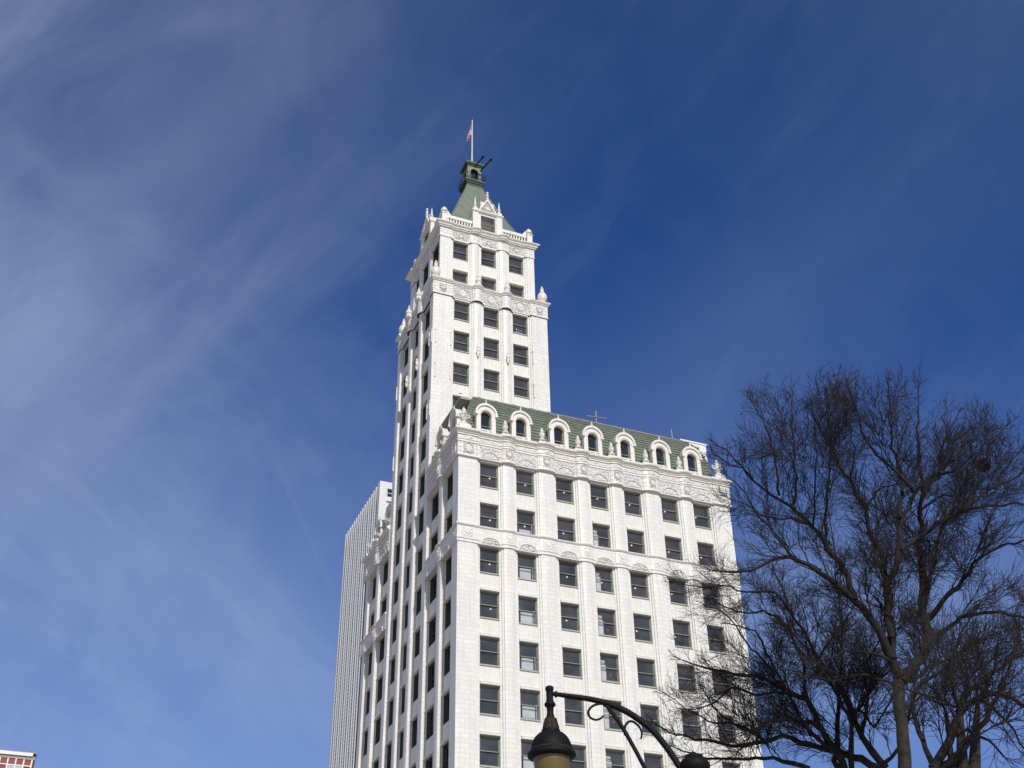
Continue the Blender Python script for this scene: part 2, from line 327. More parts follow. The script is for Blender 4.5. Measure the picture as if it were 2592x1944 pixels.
def h_lunette(uc, zb, Rr):
    def h(u, z):
        dx, dz = u-uc, (z-zb)*1.25; r = math.hypot(dx, dz)
        if r < Rr and dz >= 0:
            if r > Rr*.90: return .09
            if r > Rr*.84: return -.01
            a = math.atan2(dz, dx)
            return .02 + .05*abs(math.sin(a*4.5))*min(1, r/(Rr*.4)) * (1 if r > Rr*.25 else 0) + (.09 if r < Rr*.22 else 0)
        return scroll(u, z)
    return h
def h_medal(uc, zc, Rr, k=1.0):
    def h(u, z):
        r = math.hypot(u-uc, (z-zc)*.85)
        if r < Rr*.72: return .075
        if r < Rr*.88: return .0
        if r < Rr: return .08
        return scroll(u, z, 1.2)*1.2*k
    return h
def ringwall(mb, F, inner, outer, d0, d1, bottom=True):
    """wall between two curves (opening / outline) from d0 (back) to d1 (front)"""
    n = len(inner)
    for k in range(n-1):
        a, b, c, d = inner[k], inner[k+1], outer[k+1], outer[k]
        mb.quad(F.P(*_p(d, d1)), F.P(*_p(c, d1)), F.P(*_p(b, d1)), F.P(*_p(a, d1)))
        mb.quad(F.P(*_p(a, d1)), F.P(*_p(b, d1)), F.P(*_p(b, d0)), F.P(*_p(a, d0)))
        mb.quad(F.P(*_p(d, d0)), F.P(*_p(c, d0)), F.P(*_p(c, d1)), F.P(*_p(d, d1)))
    for k in (0, n-1):
        a, d = inner[k], outer[k]
        mb.quad(F.P(*_p(a, d0)), F.P(*_p(a, d1)), F.P(*_p(d, d1)), F.P(*_p(d, d0)))
def _p(q, d): return (q[0], d, q[1])
def arch(uc, w, z0, zs, n=14, rx=None, rz=None):
    rx = rx or w/2; rz = rz or w/2
    return [(uc-w/2, z0)] + [(uc-rx*math.cos(math.pi*k/n), zs+rz*math.sin(math.pi*k/n)) for k in range(n+1)] + [(uc+w/2, z0)]
# ================================================================== the white terracotta skyscraper
SK = thing('skyscraper', 'tall white terracotta skyscraper with stepped tower, green mansard roof and copper spire', 'skyscraper', (11.1, 13.6, 0))
WR = [51.87, 48.03, 44.13, 40.33, 36.53, 32.73, 28.93, 25.13, 21.33]
TRr = [74.94 - 3.8*k for k in range(13)]
UR = [83.33, 79.45]
OPH = 2.24
FW = Fac(-1.9, 0, 1, 0);   FT = Fac(-1.9, 7.93, 1, 0);  FU = Fac(-1.07, 8.73, 1, 0)
LW = Fac(-1.9, 7.93, 0, -1); LT = Fac(-1.9, 19.25, 0, -1); LR = Fac(-1.9, 27.2, 0, -1); LU = Fac(-1.07, 18.45, 0, -1)
RW = Fac(24.1, 0, 0, 1); RT = Fac(10.4, 7.93, 0, 1); RU = Fac(9.5, 8.73, 0, 1); RU2 = Fac(9.5, 18.45, -1, 0); RT2 = Fac(10.4, 19.25, -1, 0); BW = Fac(24.1, 27.2, -1, 0)
fw_win = [(u+.1, u+1.75) for u in (1.9, 5.167, 8.834, 12.10, 15.371, 19.029, 22.27)]
ft_win = [(u+.1, u+1.75) for u in (2.175, 5.322, 8.475)]
fu_win = [(u+.1, u+1.75) for u in (1.40, 4.524, 7.647)]
def gaps(win, L_):
    f = []; p = 0
    for a, b in win: f.append((p, a-STEP)); p = b+STEP
    f.append((p, L_)); return f
fw_f = gaps(fw_win, 26.0); ft_f = gaps(ft_win, 12.3); fu_f = gaps(fu_win, 10.57)
yl = lambda F, a, b: (F.o[1]-b, F.o[1]-a)
lw_f = [yl(LW, 3.96, 4.88), yl(LW, 0, 1.3)]
lw_win = [yl(LW, 5.0, 7.81), yl(LW, 1.42, 3.84)]
lt_f = [yl(LT, 18.36, 19.25), yl(LT, 14.79, 15.66), yl(LT, 11.57, 12.42), yl(LT, 7.93, 8.86)]
lt_win = [(a[1]+.12, b[0]-.12) for a, b in zip(lt_f[:-1], lt_f[1:])]
lr_f = [yl(LR, 25.9, 27.2), yl(LR, 22.3, 23.22)]
lr_win = [yl(LR, 23.34, 25.78), yl(LR, 19.37, 22.18)]
lu_f = [yl(LU, 17.2, 18.45), yl(LU, 14.79, 15.5), yl(LU, 11.7, 12.42), yl(LU, 8.73, 9.1)]
lu_win = [(a[1]+STEP, b[0]-STEP) for a, b in zip(lu_f[:-1], lu_f[1:])]

def bays(mb, F, win, rows, zbot, ztop, d=-.30, panels=4, back=-.78):
    """spandrels, lintels between window rows"""
    for a, b in win:
        zs = sorted(rows)
        prev = zbot
        for zt in zs:
            zb = zt-OPH
            mb.mi = 1
            if zb > prev:
                fbox(mb, F, a, b, back, d, prev, zb)
                pw = (b-a)/panels
                if prev > zbot:
                    for k in range(panels): fbox(mb, F, a+k*pw+.012, a+(k+1)*pw-.012, d, d+.022, prev+.27, zb-.16)
            if zt + .1 < ztop:
                fbox(mb, F, a+.002, b-.002, d, d+.20, zt+.002, zt+.13)
                fbox(mb, F, a+.002, b-.002, d, d+.11, zt+.20, zt+.26)
            prev = zt
        if ztop > prev: fbox(mb, F, a, b, back, d, prev, ztop)
    mb.mi = 0
terra = [MT['terra'], MT['trim']]
# --- wing wall (front, west side of the front and rear wings)
mb = MB()
for k, (a, b) in enumerate(fw_f): pier(mb, FW, a, b, 0, 54.25, left=k > 0, right=k < len(fw_f)-1, bow=0 if k in (0, len(fw_f)-1) else .07)
bays(mb, FW, fw_win, WR, 0, 52.02)
pier(mb, LW, *lw_f[0], 0, 54.25, back=-1.3, bow=.05, sd=.20, stp=.12); pier(mb, LW, *lw_f[1], 0, 54.25, back=-1.3, right=False, sd=.20, stp=.12)
bays(mb, LW, lw_win, WR, 0, 52.02, d=-.42, back=-1.3)
mb.build('wall', [MT['terra'], MT['spandrel']], SK)
mb = MB()
pier(mb, LR, *lr_f[0], 0, 54.25, back=-1.3, left=False, sd=.20, stp=.12); pier(mb, LR, *lr_f[1], 0, 54.25, back=-1.3, bow=.05, sd=.20, stp=.12)
bays(mb, LR, lr_win, WR[:7], 0, 52.02, d=-.42, back=-1.3)
fbox(mb, RW, .004, 27.19, -.35, 0, 0, 54.25); fbox(mb, BW, 0.36, 26.0, -.35, 0, 0, 54.25)
mb.build('wall', [MT['terra'], MT['spandrel']], SK)
# --- tower wall
mb = MB()
for k, (a, b) in enumerate(ft_f): pier(mb, FT, a, b, 53.0, 76.9, left=k > 0, right=k < len(ft_f)-1, bow=0 if k in (0, len(ft_f)-1) else .10)
bays(mb, FT, ft_win, TRr[:6], 53.0, 75.12)
for k, (a, b) in enumerate(lt_f): pier(mb, LT, a, b, 0, 76.9, back=-1.3, left=True, right=(k < 3), bow=.05 if k in (1, 2) else 0, sd=.20, stp=.12)
for F, u, z1, back in ((LT, lt_f[3][1], 54.2, -1.1),):      # the tower corner's moulded edge toward the front wing
    pts = [(u, 0), (u, -.17), (u+.03, -.20), (u+.06, -.20), (u+.06, -.42), (u+.12, -.42), (u+.12, back)]
    for (ua, da), (ub, db) in zip(pts[:-1], pts[1:]): mb.quad(F.P(ua, da, 0), F.P(ub, db, 0), F.P(ub, db, z1), F.P(ua, da, z1))
bays(mb, LT, lt_win, TRr, 0, 75.12, d=-.42, back=-1.3)
fbox(mb, RT, .002, 11.32, -.35, 0, 53, 76.9); fbox(mb, RT2, .36, 12.2, -.35, 0, 53, 76.9)
mb.build('wall', [MT['terra_fine'], MT['spandrel']], SK)
# --- upper tower wall
mb = MB()
for k, (a, b) in enumerate(fu_f): pier(mb, FU, a, b, 76.9, 84.9, left=k > 0, right=k < len(fu_f)-1, bow=0 if k in (0, len(fu_f)-1) else .08, sd=.09)
bays(mb, FU, fu_win, UR, 76.9, 83.5, d=-.22)
for k, (a, b) in enumerate(lu_f): pier(mb, LU, a, b, 76.9, 84.9, left=k > 0, right=(k < 3), sd=.09)
bays(mb, LU, lu_win, UR, 76.9, 83.5, d=-.22)
fbox(mb, RU, .002, 9.72, -.3, 0, 76.9, 84.9); fbox(mb, RU2, .31, 10.4, -.3, 0, 76.9, 84.9)
mb.build('wall', [MT['terra_fine'], MT['spandrel']], SK)

# --- friezes with carved relief, belt courses and cornices
def frieze(Fs, z0, z1, bow, ret, dd, mat):
    mb = MB()
    for F, L_, faces, m0, m1, f, l in Fs:
        pl = plan_bows(L_, faces, bow, ret, first=f, last=l)
        sweep(mb, F, [(-.5, z0), (dd, z0), (dd, z1), (-.5, z1)], pl, m0, m1)
    return mb
def bfun_of(faces, bow, ret, over=.12):
    def g(u):
        for a, b in faces:
            if a-over < u < b+over: t = (u-a+over)/(b-a+2*over); return ret + bow*(1-(2*t-1)**2)
        return 0
    return g
wing_sides = [(FW, 26.0, fw_f, True, True, True, True), (LW, 7.93, lw_f, False, True, False, True)]
rear_sides = [(LR, 8.0, lr_f, True, False, True, False)]
right_side = [(RW, 27.2, [], True, False, False, False)]
def wing_trim(sides):
    mb = frieze(sides, 52.02, 54.3, .20, .10, .03, None)
    mb.mi = 1
    for F, L_, faces, m0, m1, f, l in sides:
        win = fw_win if F is FW else (lw_win if F is LW else (lr_win if F is LR else []))
        for a, b in win:
            uc = (a+b)/2; relief(mb, F, a-.12, b+.12, 52.12, 53.32, .035, h_lunette(uc, 52.16, .80), .04)
            relief(mb, F, a-.12, b+.12, 53.72, 54.02, .035, lambda u, z: .05*max(0, math.sin(6.5*u+.5))*max(0, 1-abs(z-53.87)/.14), .05)
        for a, b in faces:
            bf = bfun_of(faces, .20, .10); edge = (b-a > 1.5) or a < .02 or b > L_-.02
            c = (a+b)/2; hw = .45 if edge else .32
            if a < .02 and F is not FW: c = a+.6
            g = (lambda bc: (lambda u: bc))(bf(c)) if edge and (a < .02 or b > L_-.02) else bf
            relief(mb, F, c-hw, c+hw, 52.3, 53.3, .04, h_medal(c, 52.8, hw*.95), .04, bfun=(lambda u: .10) if (a < .02 or b > L_-.02) else bf)
            relief(mb, F, c-hw, c+hw, 53.72, 54.02, .04, lambda u, z: .04*max(0, math.sin(8*u)), .05, bfun=(lambda u: .10) if (a < .02 or b > L_-.02) else bf)
    mb.build('frieze', [MT['terra_joint'], MT['carved']], SK)
    mb = MB()
    for F, L_, faces, m0, m1, f, l in sides:
        pl = plan_bows(L_, faces, .20, .10, first=f, last=l)
        for z, h, d in ((52.02, .09, .09), (53.36, .07, .10), (53.60, .05, .08), (54.05, .06, .12)):
            sweep(mb, F, [(-.2, z-.001), (d, z-.001), (d, z+h), (-.2, z+h)], pl, m0, m1)
    mb.build('moulding', MT['trim'], SK)
    mb = MB()
    for F, L_, faces, m0, m1, f, l in sides:
        pl = plan_bows(L_, faces, .20, .12, first=f, last=l)
        sweep(mb, F, [(-1.2, 54.26), (.10, 54.26), (.14, 54.34), (.22, 54.38), (.30, 54.44), (.33, 54.52), (.33, 54.58), (.28, 54.62), (.28, 54.66), (-1.2, 54.72)], pl, m0, m1)
    mb.build('cornice', MT['trim'], SK)
    # belt course below the twelfth row of windows
    mb = MB()
    for F, L_, faces, m0, m1, f, l in sides:
        pl = plan_bows(L_, faces, .10, .05, over=.1, first=f, last=l)
        sweep(mb, F, [(-.5, 44.16), (.02, 44.16), (.02, 45.66), (-.5, 45.66)], pl, m0, m1)
    if sides[0][0] is FW:
        mb.mi = 1
        for a, b in fw_win:
            uc = (a+b)/2
            relief(mb, FW, uc-.74, uc+.74, 44.24, 44.78, .03, (lambda uc: lambda u, z: (scroll(u*1.4, z*1.4)*1.3 if ((u-uc)/.74)**2+((z-44.24)/.54)**2 < 1 else 0))(uc), .035)
    bw = mb.build('belt_course', [MT['terra_fine'], MT['carved']], SK)
    mb = MB()
    for F, L_, faces, m0, m1, f, l in sides:
        pl = plan_bows(L_, faces, .10, .06, over=.1, first=f, last=l)
        sweep(mb, F, [(-.2, 45.56), (.06, 45.56), (.13, 45.64), (.15, 45.72), (.10, 45.76), (-.2, 45.79)], pl, m0, m1)
        sweep(mb, F, [(-.2, 44.40), (.05, 44.40), (.07, 44.45), (.05, 44.50), (-.2, 44.50)], pl, m0, m1)
        win = fw_win if F is FW else (lw_win if F is LW else (lr_win if F is LR else []))
        for a, b in win:
            uc = (a+b)/2
            rim = arch(uc, 1.72, 44.2, 44.22, 14, .86, .66); inn = arch(uc, 1.56, 44.2, 44.22, 14, .78, .58)
            ringwall(mb, F, inn, rim, .0, .10)
        for a, b in win: fbox(mb, F, a-.06, b+.06, -.3, .07, 44.13, 44.2)
        for a, b in faces:
            c = (a+b)/2; hw = .45 if (b-a) > 1.15 else .3; bf = bfun_of(faces, .10, .05, .1)
            if a < .02 and F is not FW: c = a+.6
            dia = (lambda c: lambda u, z: (.05 if abs(u-c)+abs(z-45.02) < .22 else (.0 if abs(u-c)+abs(z-45.02) < .27 else .05*max(0, math.sin(20*u)*math.sin(22*z)))))(c)
            relief(mb, F, c-hw, c+hw, 44.62, 45.42, .03, dia, .04, bfun=(lambda u: .05) if (a < .02 or b > L_-.02) else bf)
    mb.build('moulding', MT['trim'], bw)
wing_trim(wing_sides + right_side); wing_trim(rear_sides)
tow_sides = [(FT, 12.3, ft_f, True, True, True, True), (LT, 11.32, lt_f, True, True, True, True), (RT, 11.32, [], True, True, False, False)]
mb = frieze(tow_sides, 75.12, 76.8, .25, .17, -.10, None); mb.mi = 1
for F, L_, faces, win in ((FT, 12.3, ft_f, ft_win), (LT, 11.32, lt_f, lt_win)):
    for a, b in win:
        c = (a+b)/2; relief(mb, F, a-.15, b+.15, 75.25, 76.65, -.095, h_medal(c, 75.95, .52), .045)
    for a, b in faces:
        if a < .02 or b > L_-.02: c = (a+b)/2; relief(mb, F, c-.4, c+.4, 75.4, 76.5, .035, h_medal(c, 75.95, .26), .045, bfun=lambda u: .04)
mb.build('frieze', [MT['terra_joint'], MT['carved']], SK)
mb = MB()
for F, L_, faces, m0, m1, f, l in tow_sides:
    pl = plan_bows(L_, faces, .25, .17, first=f, last=l)
    sweep(mb, F, [(-.3, 75.12), (-.06, 75.12), (-.04, 75.17), (-.06, 75.24), (-.3, 75.24)], pl, m0, m1)
mb.build('moulding', MT['trim'], SK)
mb = MB()
for F, L_, faces, m0, m1, f, l in tow_sides:
    pl = plan_bows(L_, faces, .26, .18, first=f, last=l)
    sweep(mb, F, [(-1.1, 76.72), (-.02, 76.72), (.01, 76.80), (.07, 76.84), (.13, 76.92), (.16, 76.98), (.16, 77.05), (.11, 77.09), (-1.1, 77.15)], pl, m0, m1)
mb.build('cornice', MT['trim'], SK)
up_sides = [(FU, 10.57, fu_f, True, True, True, True), (LU, 9.72, [lu_f[0], lu_f[3]], True, True, True, True), (RU, 9.72, [], True, True, False, False)]
mb = frieze(up_sides, 83.48, 84.8, .07, .10, -.06, None); mb.mi = 1
for F, L_, win in ((FU, 10.57, fu_win), (LU, 9.72, lu_win)):
    for a, b in win:
        c = (a+b)/2; relief(mb, F, a-.08, b+.08, 83.6, 84.7, -.055, h_medal(c, 84.1, .28), .045)
mb.build('frieze', [MT['terra_joint'], MT['carved']], SK)
mb = MB()
for F, L_, faces, m0, m1, f, l in up_sides:
    pl = plan_bows(L_, faces, .07, .10, first=f, last=l)
    sweep(mb, F, [(-.2, 83.48), (-.03, 83.48), (-.03, 83.56), (-.2, 83.56)], pl, m0, m1)
mb.build('moulding', MT['trim'], SK)
mb = MB()
for F, L_, faces, m0, m1, f, l in up_sides:
    pl = plan_bows(L_, faces, .20, .10, first=f, last=l)
    sweep(mb, F, [(-1.0, 84.74), (.10, 84.74), (.13, 84.84), (.22, 84.88), (.25, 84.98), (.24, 85.04), (.34, 85.10), (.42, 85.18), (.44, 85.28), (.40, 85.34), (-1.0, 85.40)], pl, m0, m1)
mb.build('cornice', MT['trim'], SK)
# short vertical drip mouldings and lantern heads on the tower piers
def pendant(F, u, z, L_, d=.0):
    mb = MB(); fbox(mb, F, u-.22, u+.22, d-.02, d+.20, z, z+.08)
    mb.poly([F.P(u-.16, d+.0, z), F.P(u, d+.16, z), F.P(u+.16, d+.0, z), F.P(u, d+.05, z-.55)][:3])
    x, y, _ = F.P(u, d+.08, 0)
    mb.lathe(x, y, [(.03, z-.50), (.13, z-.42), (.10, z-.36), (.15, z-.2), (.17, z-.002)], 8)
    mb.lathe(x, y, [(.15, z+.08), (.10, z+.16), (.17, z+.34), (.16, z+.5), (.08, z+.62), (.13, z+.72), (.09, z+.86), (.02, z+.95)], 8)
    mb.build('pendant', MT['trim'], SK)
for F, faces in ((FT, ft_f[1:3]), (LT, lt_f[1:3])):
    for a, b in faces: pendant(F, (a+b)/2, 68.75, 0, .1)
# tall thin drips at the tower's corners
for F, u in ((FT, .35), (FT, ft_f[0][1]-.05), (FT, ft_f[3][0]+.05), (LT, lt_f[3][1]-.12), (LT, lt_f[0][0]+.12), (LT, lt_f[3][0]+.05)):
    for z in (70.6, 66.6) if F is FT else (70.6, 62.2):
        mb = MB(); fbox(mb, F, u-.05, u+.05, -.03, .07, z-1.5, z); fbox(mb, F, u-.1, u+.1, -.03, .1, z, z+.1)
        for k in range(6): fbox(mb, F, u-.065, u+.065, .0, .085, z-1.5+k*.25, z-1.38+k*.25)
        mb.build('drip_moulding', MT['trim'], SK)

# --- windows: frame, sashes and sill, with the glass as a part of its own
_w = {}
def window_mesh(w_, h_, shade=False):
    key = (round(w_, 2), round(h_, 2), shade)
    if key in _w: return _w[key]
    mb = MB(); q = h_*.50
    def b(x0, x1, d0, d1, z0, z1): mb.box(x0, x1, -d1, -d0, z0, z1)
    b(.0, .07, -.62, -.36, .0, h_); b(w_-.07, w_, -.62, -.36, 0, h_); b(.07, w_-.07, -.62, -.36, h_-.08, h_)
    b(.07, w_-.07, -.62, -.38, 0, .05)
    for x in (.07, w_-.12): b(x, x+.05, -.49, -.43, q, h_-.08); b(x, x+.05, -.56, -.50, .05, q)
    b(.12, w_-.12, -.49, -.43, h_-.14, h_-.08); b(.07, w_-.07, -.495, -.405, q-.035, q+.03)
    b(.12, w_-.12, -.56, -.50, .05, .14)
    if shade: b(.002, .03, -.359, -.17, .002, h_-.002); b(w_-.03, w_-.002, -.359, -.17, .002, h_-.002); b(.031, w_-.031, -.359, -.20, h_-.035, h_-.004)
    mb.mi = 1; b(-.0, w_, -.62, -.20, -.09, .0)
    me = mb.build('window', [MT['frame_shade'] if shade else MT['frame'], MT['trim'] if shade else MT['frame_light']])
    g = MB(); g.quad((.12, .46, q+.03), (w_-.12, .46, q+.03), (w_-.12, .46, h_-.14), (.12, .46, h_-.14))
    g.quad((.12, .53, .14), (w_-.12, .53, .14), (w_-.12, .53, q-.035), (.12, .53, q-.035))
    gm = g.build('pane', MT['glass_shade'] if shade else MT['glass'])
    _w[key] = (me.data, gm.data); bpy.data.objects.remove(me); bpy.data.objects.remove(gm)
    return _w[key]
def add_window(F, a, b, zt, inset=0.0, h_=OPH):
    wm, gm = window_mesh(b-a, h_, inset > .05)
    o = bpy.data.objects.new('window', wm); sc.collection.objects.link(o)
    p = F.P(a, -inset, zt-h_); o.location = (p[0]-SK.location[0], p[1]-SK.location[1], p[2]-SK.location[2]); o.parent = SK
    o.rotation_euler = (0, 0, math.atan2(F.u[1], F.u[0])); o['group'] = 'double-hung windows of the white skyscraper'
    g = bpy.data.objects.new('pane', gm); sc.collection.objects.link(g); g.parent = o
    return o
def inside(o, name, mat, boxes):
    mb = MB()
    for x in boxes: mb.box(*x)
    c = mb.build(name, mat); c.parent = o
    return c
nwin = 0
rnd = random.Random(5)
for c, (a, b) in enumerate(fw_win):
    for r, zt in enumerate(WR[:8]):
        if r == 7 and c in (1, 6): continue
        if r == 7 and c != 2 and c != 3: continue
        o = add_window(FW, a, b, zt); nwin += 1
        if c == 1 and r in (1, 2, 3, 4, 5, 6): 
            inside(o, 'partition_or_sky', MT['white_panel'], [(.38, 1.36+.05*(r % 2), .75, .80, .25, 1.14 if r > 1 else .75), (1.50, 1.58, .75, .80, .25, 1.35)])
        if c == 3 and 1 <= r <= 6:
            inside(o, 'partition_or_sky', MT['white_panel'], [(.24, .66, .64, .68, .18, 1.42), (.24, .58, .64, .68, 1.48, 1.55), (.24, .58, .64, .68, 1.62, 1.80)])  # added white panels standing in for bright sky seen through the room
            inside(o, 'poster', MT['orange'], [(1.72, 1.80, 1.6, 1.62, 1.5, 2.1)]); inside(o, 'poster', MT['orange'], [(1.5, 1.60, 1.6, 1.62, 1.0, 1.25)])
for a, b in ft_win:
    for zt in TRr[:4]:
        o = add_window(FT, a, b, zt); nwin += 1
        if a > 8 and zt > 74: inside(o, 'partition_or_sky', MT['white_panel'], [(.62, 1.5, .9, .93, .05, .5), (.62, .72, .9, .93, .5, 1.05), (.85, .9, .9, .93, .5, 1.0), (1.02, 1.07, .9, .93, .5, .95), (1.2, 1.25, .9, .93, .5, .95)])
o = add_window(FT, *ft_win[0], TRr[4]); nwin += 1
for a, b in fu_win:
    for zt in UR: add_window(FU, a, b, zt); nwin += 1
for a, b in lw_win[::-1]:
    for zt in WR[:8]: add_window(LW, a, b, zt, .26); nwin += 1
left_list = [(LU, a, b, zt) for a, b in lu_win for zt in UR] + [(LT, a, b, zt) for a, b in lt_win[::-1] for zt in TRr] + [(LR, a, b, zt) for a, b in lr_win for zt in WR[:7]]
left_list.sort(key=lambda q: (Vector(q[0].P(q[1], 0, q[3]))-Vector((CX, CY, CZ))).length)
rest = []
for F, a, b, zt in left_list:
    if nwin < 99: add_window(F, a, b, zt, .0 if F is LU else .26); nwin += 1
    else: rest.append((F, a, b, zt))
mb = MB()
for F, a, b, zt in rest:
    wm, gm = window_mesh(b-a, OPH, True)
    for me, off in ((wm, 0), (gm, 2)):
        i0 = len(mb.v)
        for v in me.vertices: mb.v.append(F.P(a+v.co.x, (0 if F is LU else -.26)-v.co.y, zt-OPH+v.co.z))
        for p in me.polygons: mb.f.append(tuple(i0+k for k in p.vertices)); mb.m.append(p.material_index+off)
o = mb.build('windows', [MT['frame_shade'], MT['trim'], MT['glass_shade']], SK); o['kind'] = 'stuff'
# --- rooms behind the glass: floor slabs, back walls, lit ceiling lamps
mb = MB()
for r, zt in enumerate(WR+[17.5]):
    mb.box(-.82, 23.3, .78, 26.2, zt+.25, zt+.75)
mb.box(3.2, 23.3, 6.2, 21, 1, 54.0)
mb.box(-.81, 3.1, 8.3, 8.45, 20, 54.0); mb.box(-.81, 3.1, 18.9, 19.05, 20, 54.0)
for zt in TRr: mb.box(-.80, 9.9, 8.75 if zt > 53 else 9.3, 18.4, zt+.25+.004, zt+.75+.004)
mb.box(3.0, 9.9, 12.5, 18.4, 54.05, 84.5)
for x in (2.0, 5.2): mb.box(x, x+.15, 8.8, 12.45, 54.8, 76.5)
for zt in UR: mb.box(-.5, 9.1, 9.3, 17.9, zt+.2, zt+.5)
mb.build('interior', MT['room'], SK)
for c, (a, b) in enumerate(fw_win):
    for r in (0, 1, 2, 3):
        m = MB(); z = WR[r]+.25; dp = 2.9+.35*r; u = a+.80+.385*dp+.10*math.sin(c*7+r*3); x, y, _ = FW.P(u, -dp, 0)
        m.lathe(x, y, [(.05, z-.08), (.07, z-.05), (.07, z-.003)], 8); m.build('ceiling_lamp', MT['lampglow'], SK)

# --- mansard roofs with their dormers and urns
MPROF = [(54.68, .80), (55.3, .86), (56.0, .93), (56.7, 1.0), (57.3, 1.12), (57.9, 1.30), (58.4, 1.50), (58.9, 1.74), (59.25, 1.93), (59.52, 2.10)]
def inset(z):
    for (z0, i0), (z1, i1) in zip(MPROF[:-1], MPROF[1:]):
        if z <= z1: return i0+(i1-i0)*(z-z0)/(z1-z0)
    return MPROF[-1][1]
def mansard(y0, y1, left_only=False):
    mb = MB(); rows = []; z = 54.68; n = 15; dz = (59.52-54.68)/n
    for k in range(n):
        za, zb = 54.68+k*dz, 54.68+(k+1)*dz
        for zz, e in ((za, .065), (zb-.02, .01), (zb, .01)):
            i = inset(zz)-e
            if not left_only: rows.append([(-1.9+i, y1, zz), (-1.9+i, y0+i, zz), (24.1-i, y0+i, zz), (24.1-i, y1, zz)])
            else: rows.append([(-1.9+i, y1-i, zz), (-1.9+i, y0, zz)])
    if left_only: rows = [[(20, q[0][1], q[0][2])]+q for q in rows]
    mb.grid([r[::-1] for r in rows])
    mb.poly(rows[-1][::1])
    return mb.build('mansard_roof', MT['green'], SK)
mansard(0, 7.9); mansard(19.3, 27.2, True)
mb = MB(); i = inset(59.52)
mb.box(-1.9+i-.06, 24.1-i, i-.08, i+.12, 59.50, 59.60); mb.box(-1.9+i-.06, -1.9+i+.12, i+.13, 7.9, 59.50, 59.60)
for k in range(14): mb.box(-1.2+k*1.7, -.9+k*1.7, i-.1, i-.02, 59.60, 59.63)
mb.build('roof_edge', MT['metal'], SK)
for bx in ((-1.0, 23.2, 2.3, 7.9, 59.3, 59.48), (.5, 23.7, 7.95, 27.0, 54.2, 54.7), (-1.5, 10.0, 8.3, 18.9, 76.9, 77.0), (-1.0, 9.4, 8.8, 18.4, 84.9, 85.3)):
    mb = MB(); mb.box(*bx); mb.build('flat_roof', MT['roofing'], SK)
def dormer(F, uc, df=-.30):
    mb = MB(); z0 = 54.70
    inn = arch(uc, .98, z0+.42, 56.66, 14); out_ = arch(uc, 1.78, z0+.42, 56.80, 14)
    ringwall(mb, F, inn, out_, df-.45, df)
    out2 = arch(uc, 1.70, z0, 56.78, 14)                        # barrel body running back into the roof
    for k in range(len(out2)-1):
        a, b = out2[k], out2[k+1]
        mb.quad(F.P(a[0], df-.4, a[1]), F.P(b[0], df-.4, b[1]), F.P(b[0], df-2.2, b[1]), F.P(a[0], df-2.2, a[1]))
    fbox(mb, F, uc-.89, uc+.89, df-.5, df, z0, z0+.42)
    fbox(mb, F, uc-.56, uc+.56, df, df+.14, z0+.36, z0+.46)
    o1 = arch(uc, 2.02, 56.72, 56.84, 14); o2 = arch(uc, 1.70, 56.72, 56.80, 14); ringwall(mb, F, o2, o1, df-.4, df+.13)
    o3 = arch(uc, 1.26, 56.66, 56.68, 14); o4 = arch(uc, 1.12, 56.66, 56.68, 14); ringwall(mb, F, o4, o3, df, df+.05)
    for s in (-1, 1): fbox(mb, F, uc+s*.92-.13, uc+s*.92+.13, df-.35, df+.17, 56.62, 56.76)
    d = mb.build('dormer', MT['trim'], SK)
    mb = MB(); x, y, _ = F.P(uc, df-.05, 0)
    mb.lathe(x, y, [(.16, 57.74), (.16, 57.84), (.07, 57.9), (.12, 58.02), (.05, 58.1), (.07, 58.2), (.015, 58.36)], 8)
    mb.build('finial', MT['trim'], d)
    mb = MB(); ringwall(mb, F, arch(uc, .84, z0+.46, 56.66, 12), arch(uc, .98, z0+.42, 56.66, 12), df-.42, df-.28)
    fbox(mb, F, uc-.43, uc+.43, df-.40, df-.30, 55.70, 55.76); fbox(mb, F, uc-.43, uc+.43, df-.42, df-.30, z0+.42, z0+.52)
    mb.build('window_frame', MT['frame'], d)
    mb = MB(); pts = arch(uc, .86, z0+.5, 56.66, 12); mb.poly([F.P(u, df-.36, z) for u, z in pts]); mb.build('pane', MT['darkglass'], d)
    mb = MB(); x, y, _ = F.P(uc+.12, df+.06, 0); mb.lathe(x, y, [(.2, z0-.02), (.14, z0+.1), (.2, z0+.2), (.1, z0+.32), (.13, z0+.42), (.02, z0+.56)], 8); mb.build('sill_ornament', MT['trim'], d)
    return d
DX = [.70, 3.96, 7.58, 10.87, 14.10, 17.70, 20.93]
for x in DX: dormer(FW, x+1.9)
for y in (2.25, 5.65): dormer(LW, 7.93-y)
for y in (21.0, 24.4): dormer(LR, 27.2-y)
def urn(x, y, z, s=1.0, handles=False, F=None):
    mb = MB(); mb.lathe(x, y, [(.36*s, z), (.34*s, z+.10), (.20*s, z+.22*s+.02), (.14*s, z+.30*s), (.24*s, z+.46*s), (.31*s, z+.64*s), (.27*s, z+.80*s), (.33*s, z+.86*s), (.30*s, z+.92*s), (.13*s, z+.98*s), (.17*s, z+1.12*s), (.19*s, z+1.24*s), (.10*s, z+1.42*s), (.05*s, z+1.5*s), (.01, z+1.62*s)], 10)
    if handles:
        for s2 in (-1, 1):
            for ax in (0, 1):
                P = [(.28, .64), (.44, .72), (.50, .84), (.42, .96), (.30, .90)]
                mb.tube([(x+(s2*r*s if ax == 0 else 0), y+(s2*r*s if ax else 0), z+h*s) for r, h in P], .05*s, 5)
    mb.build('urn', MT['trim'], SK)
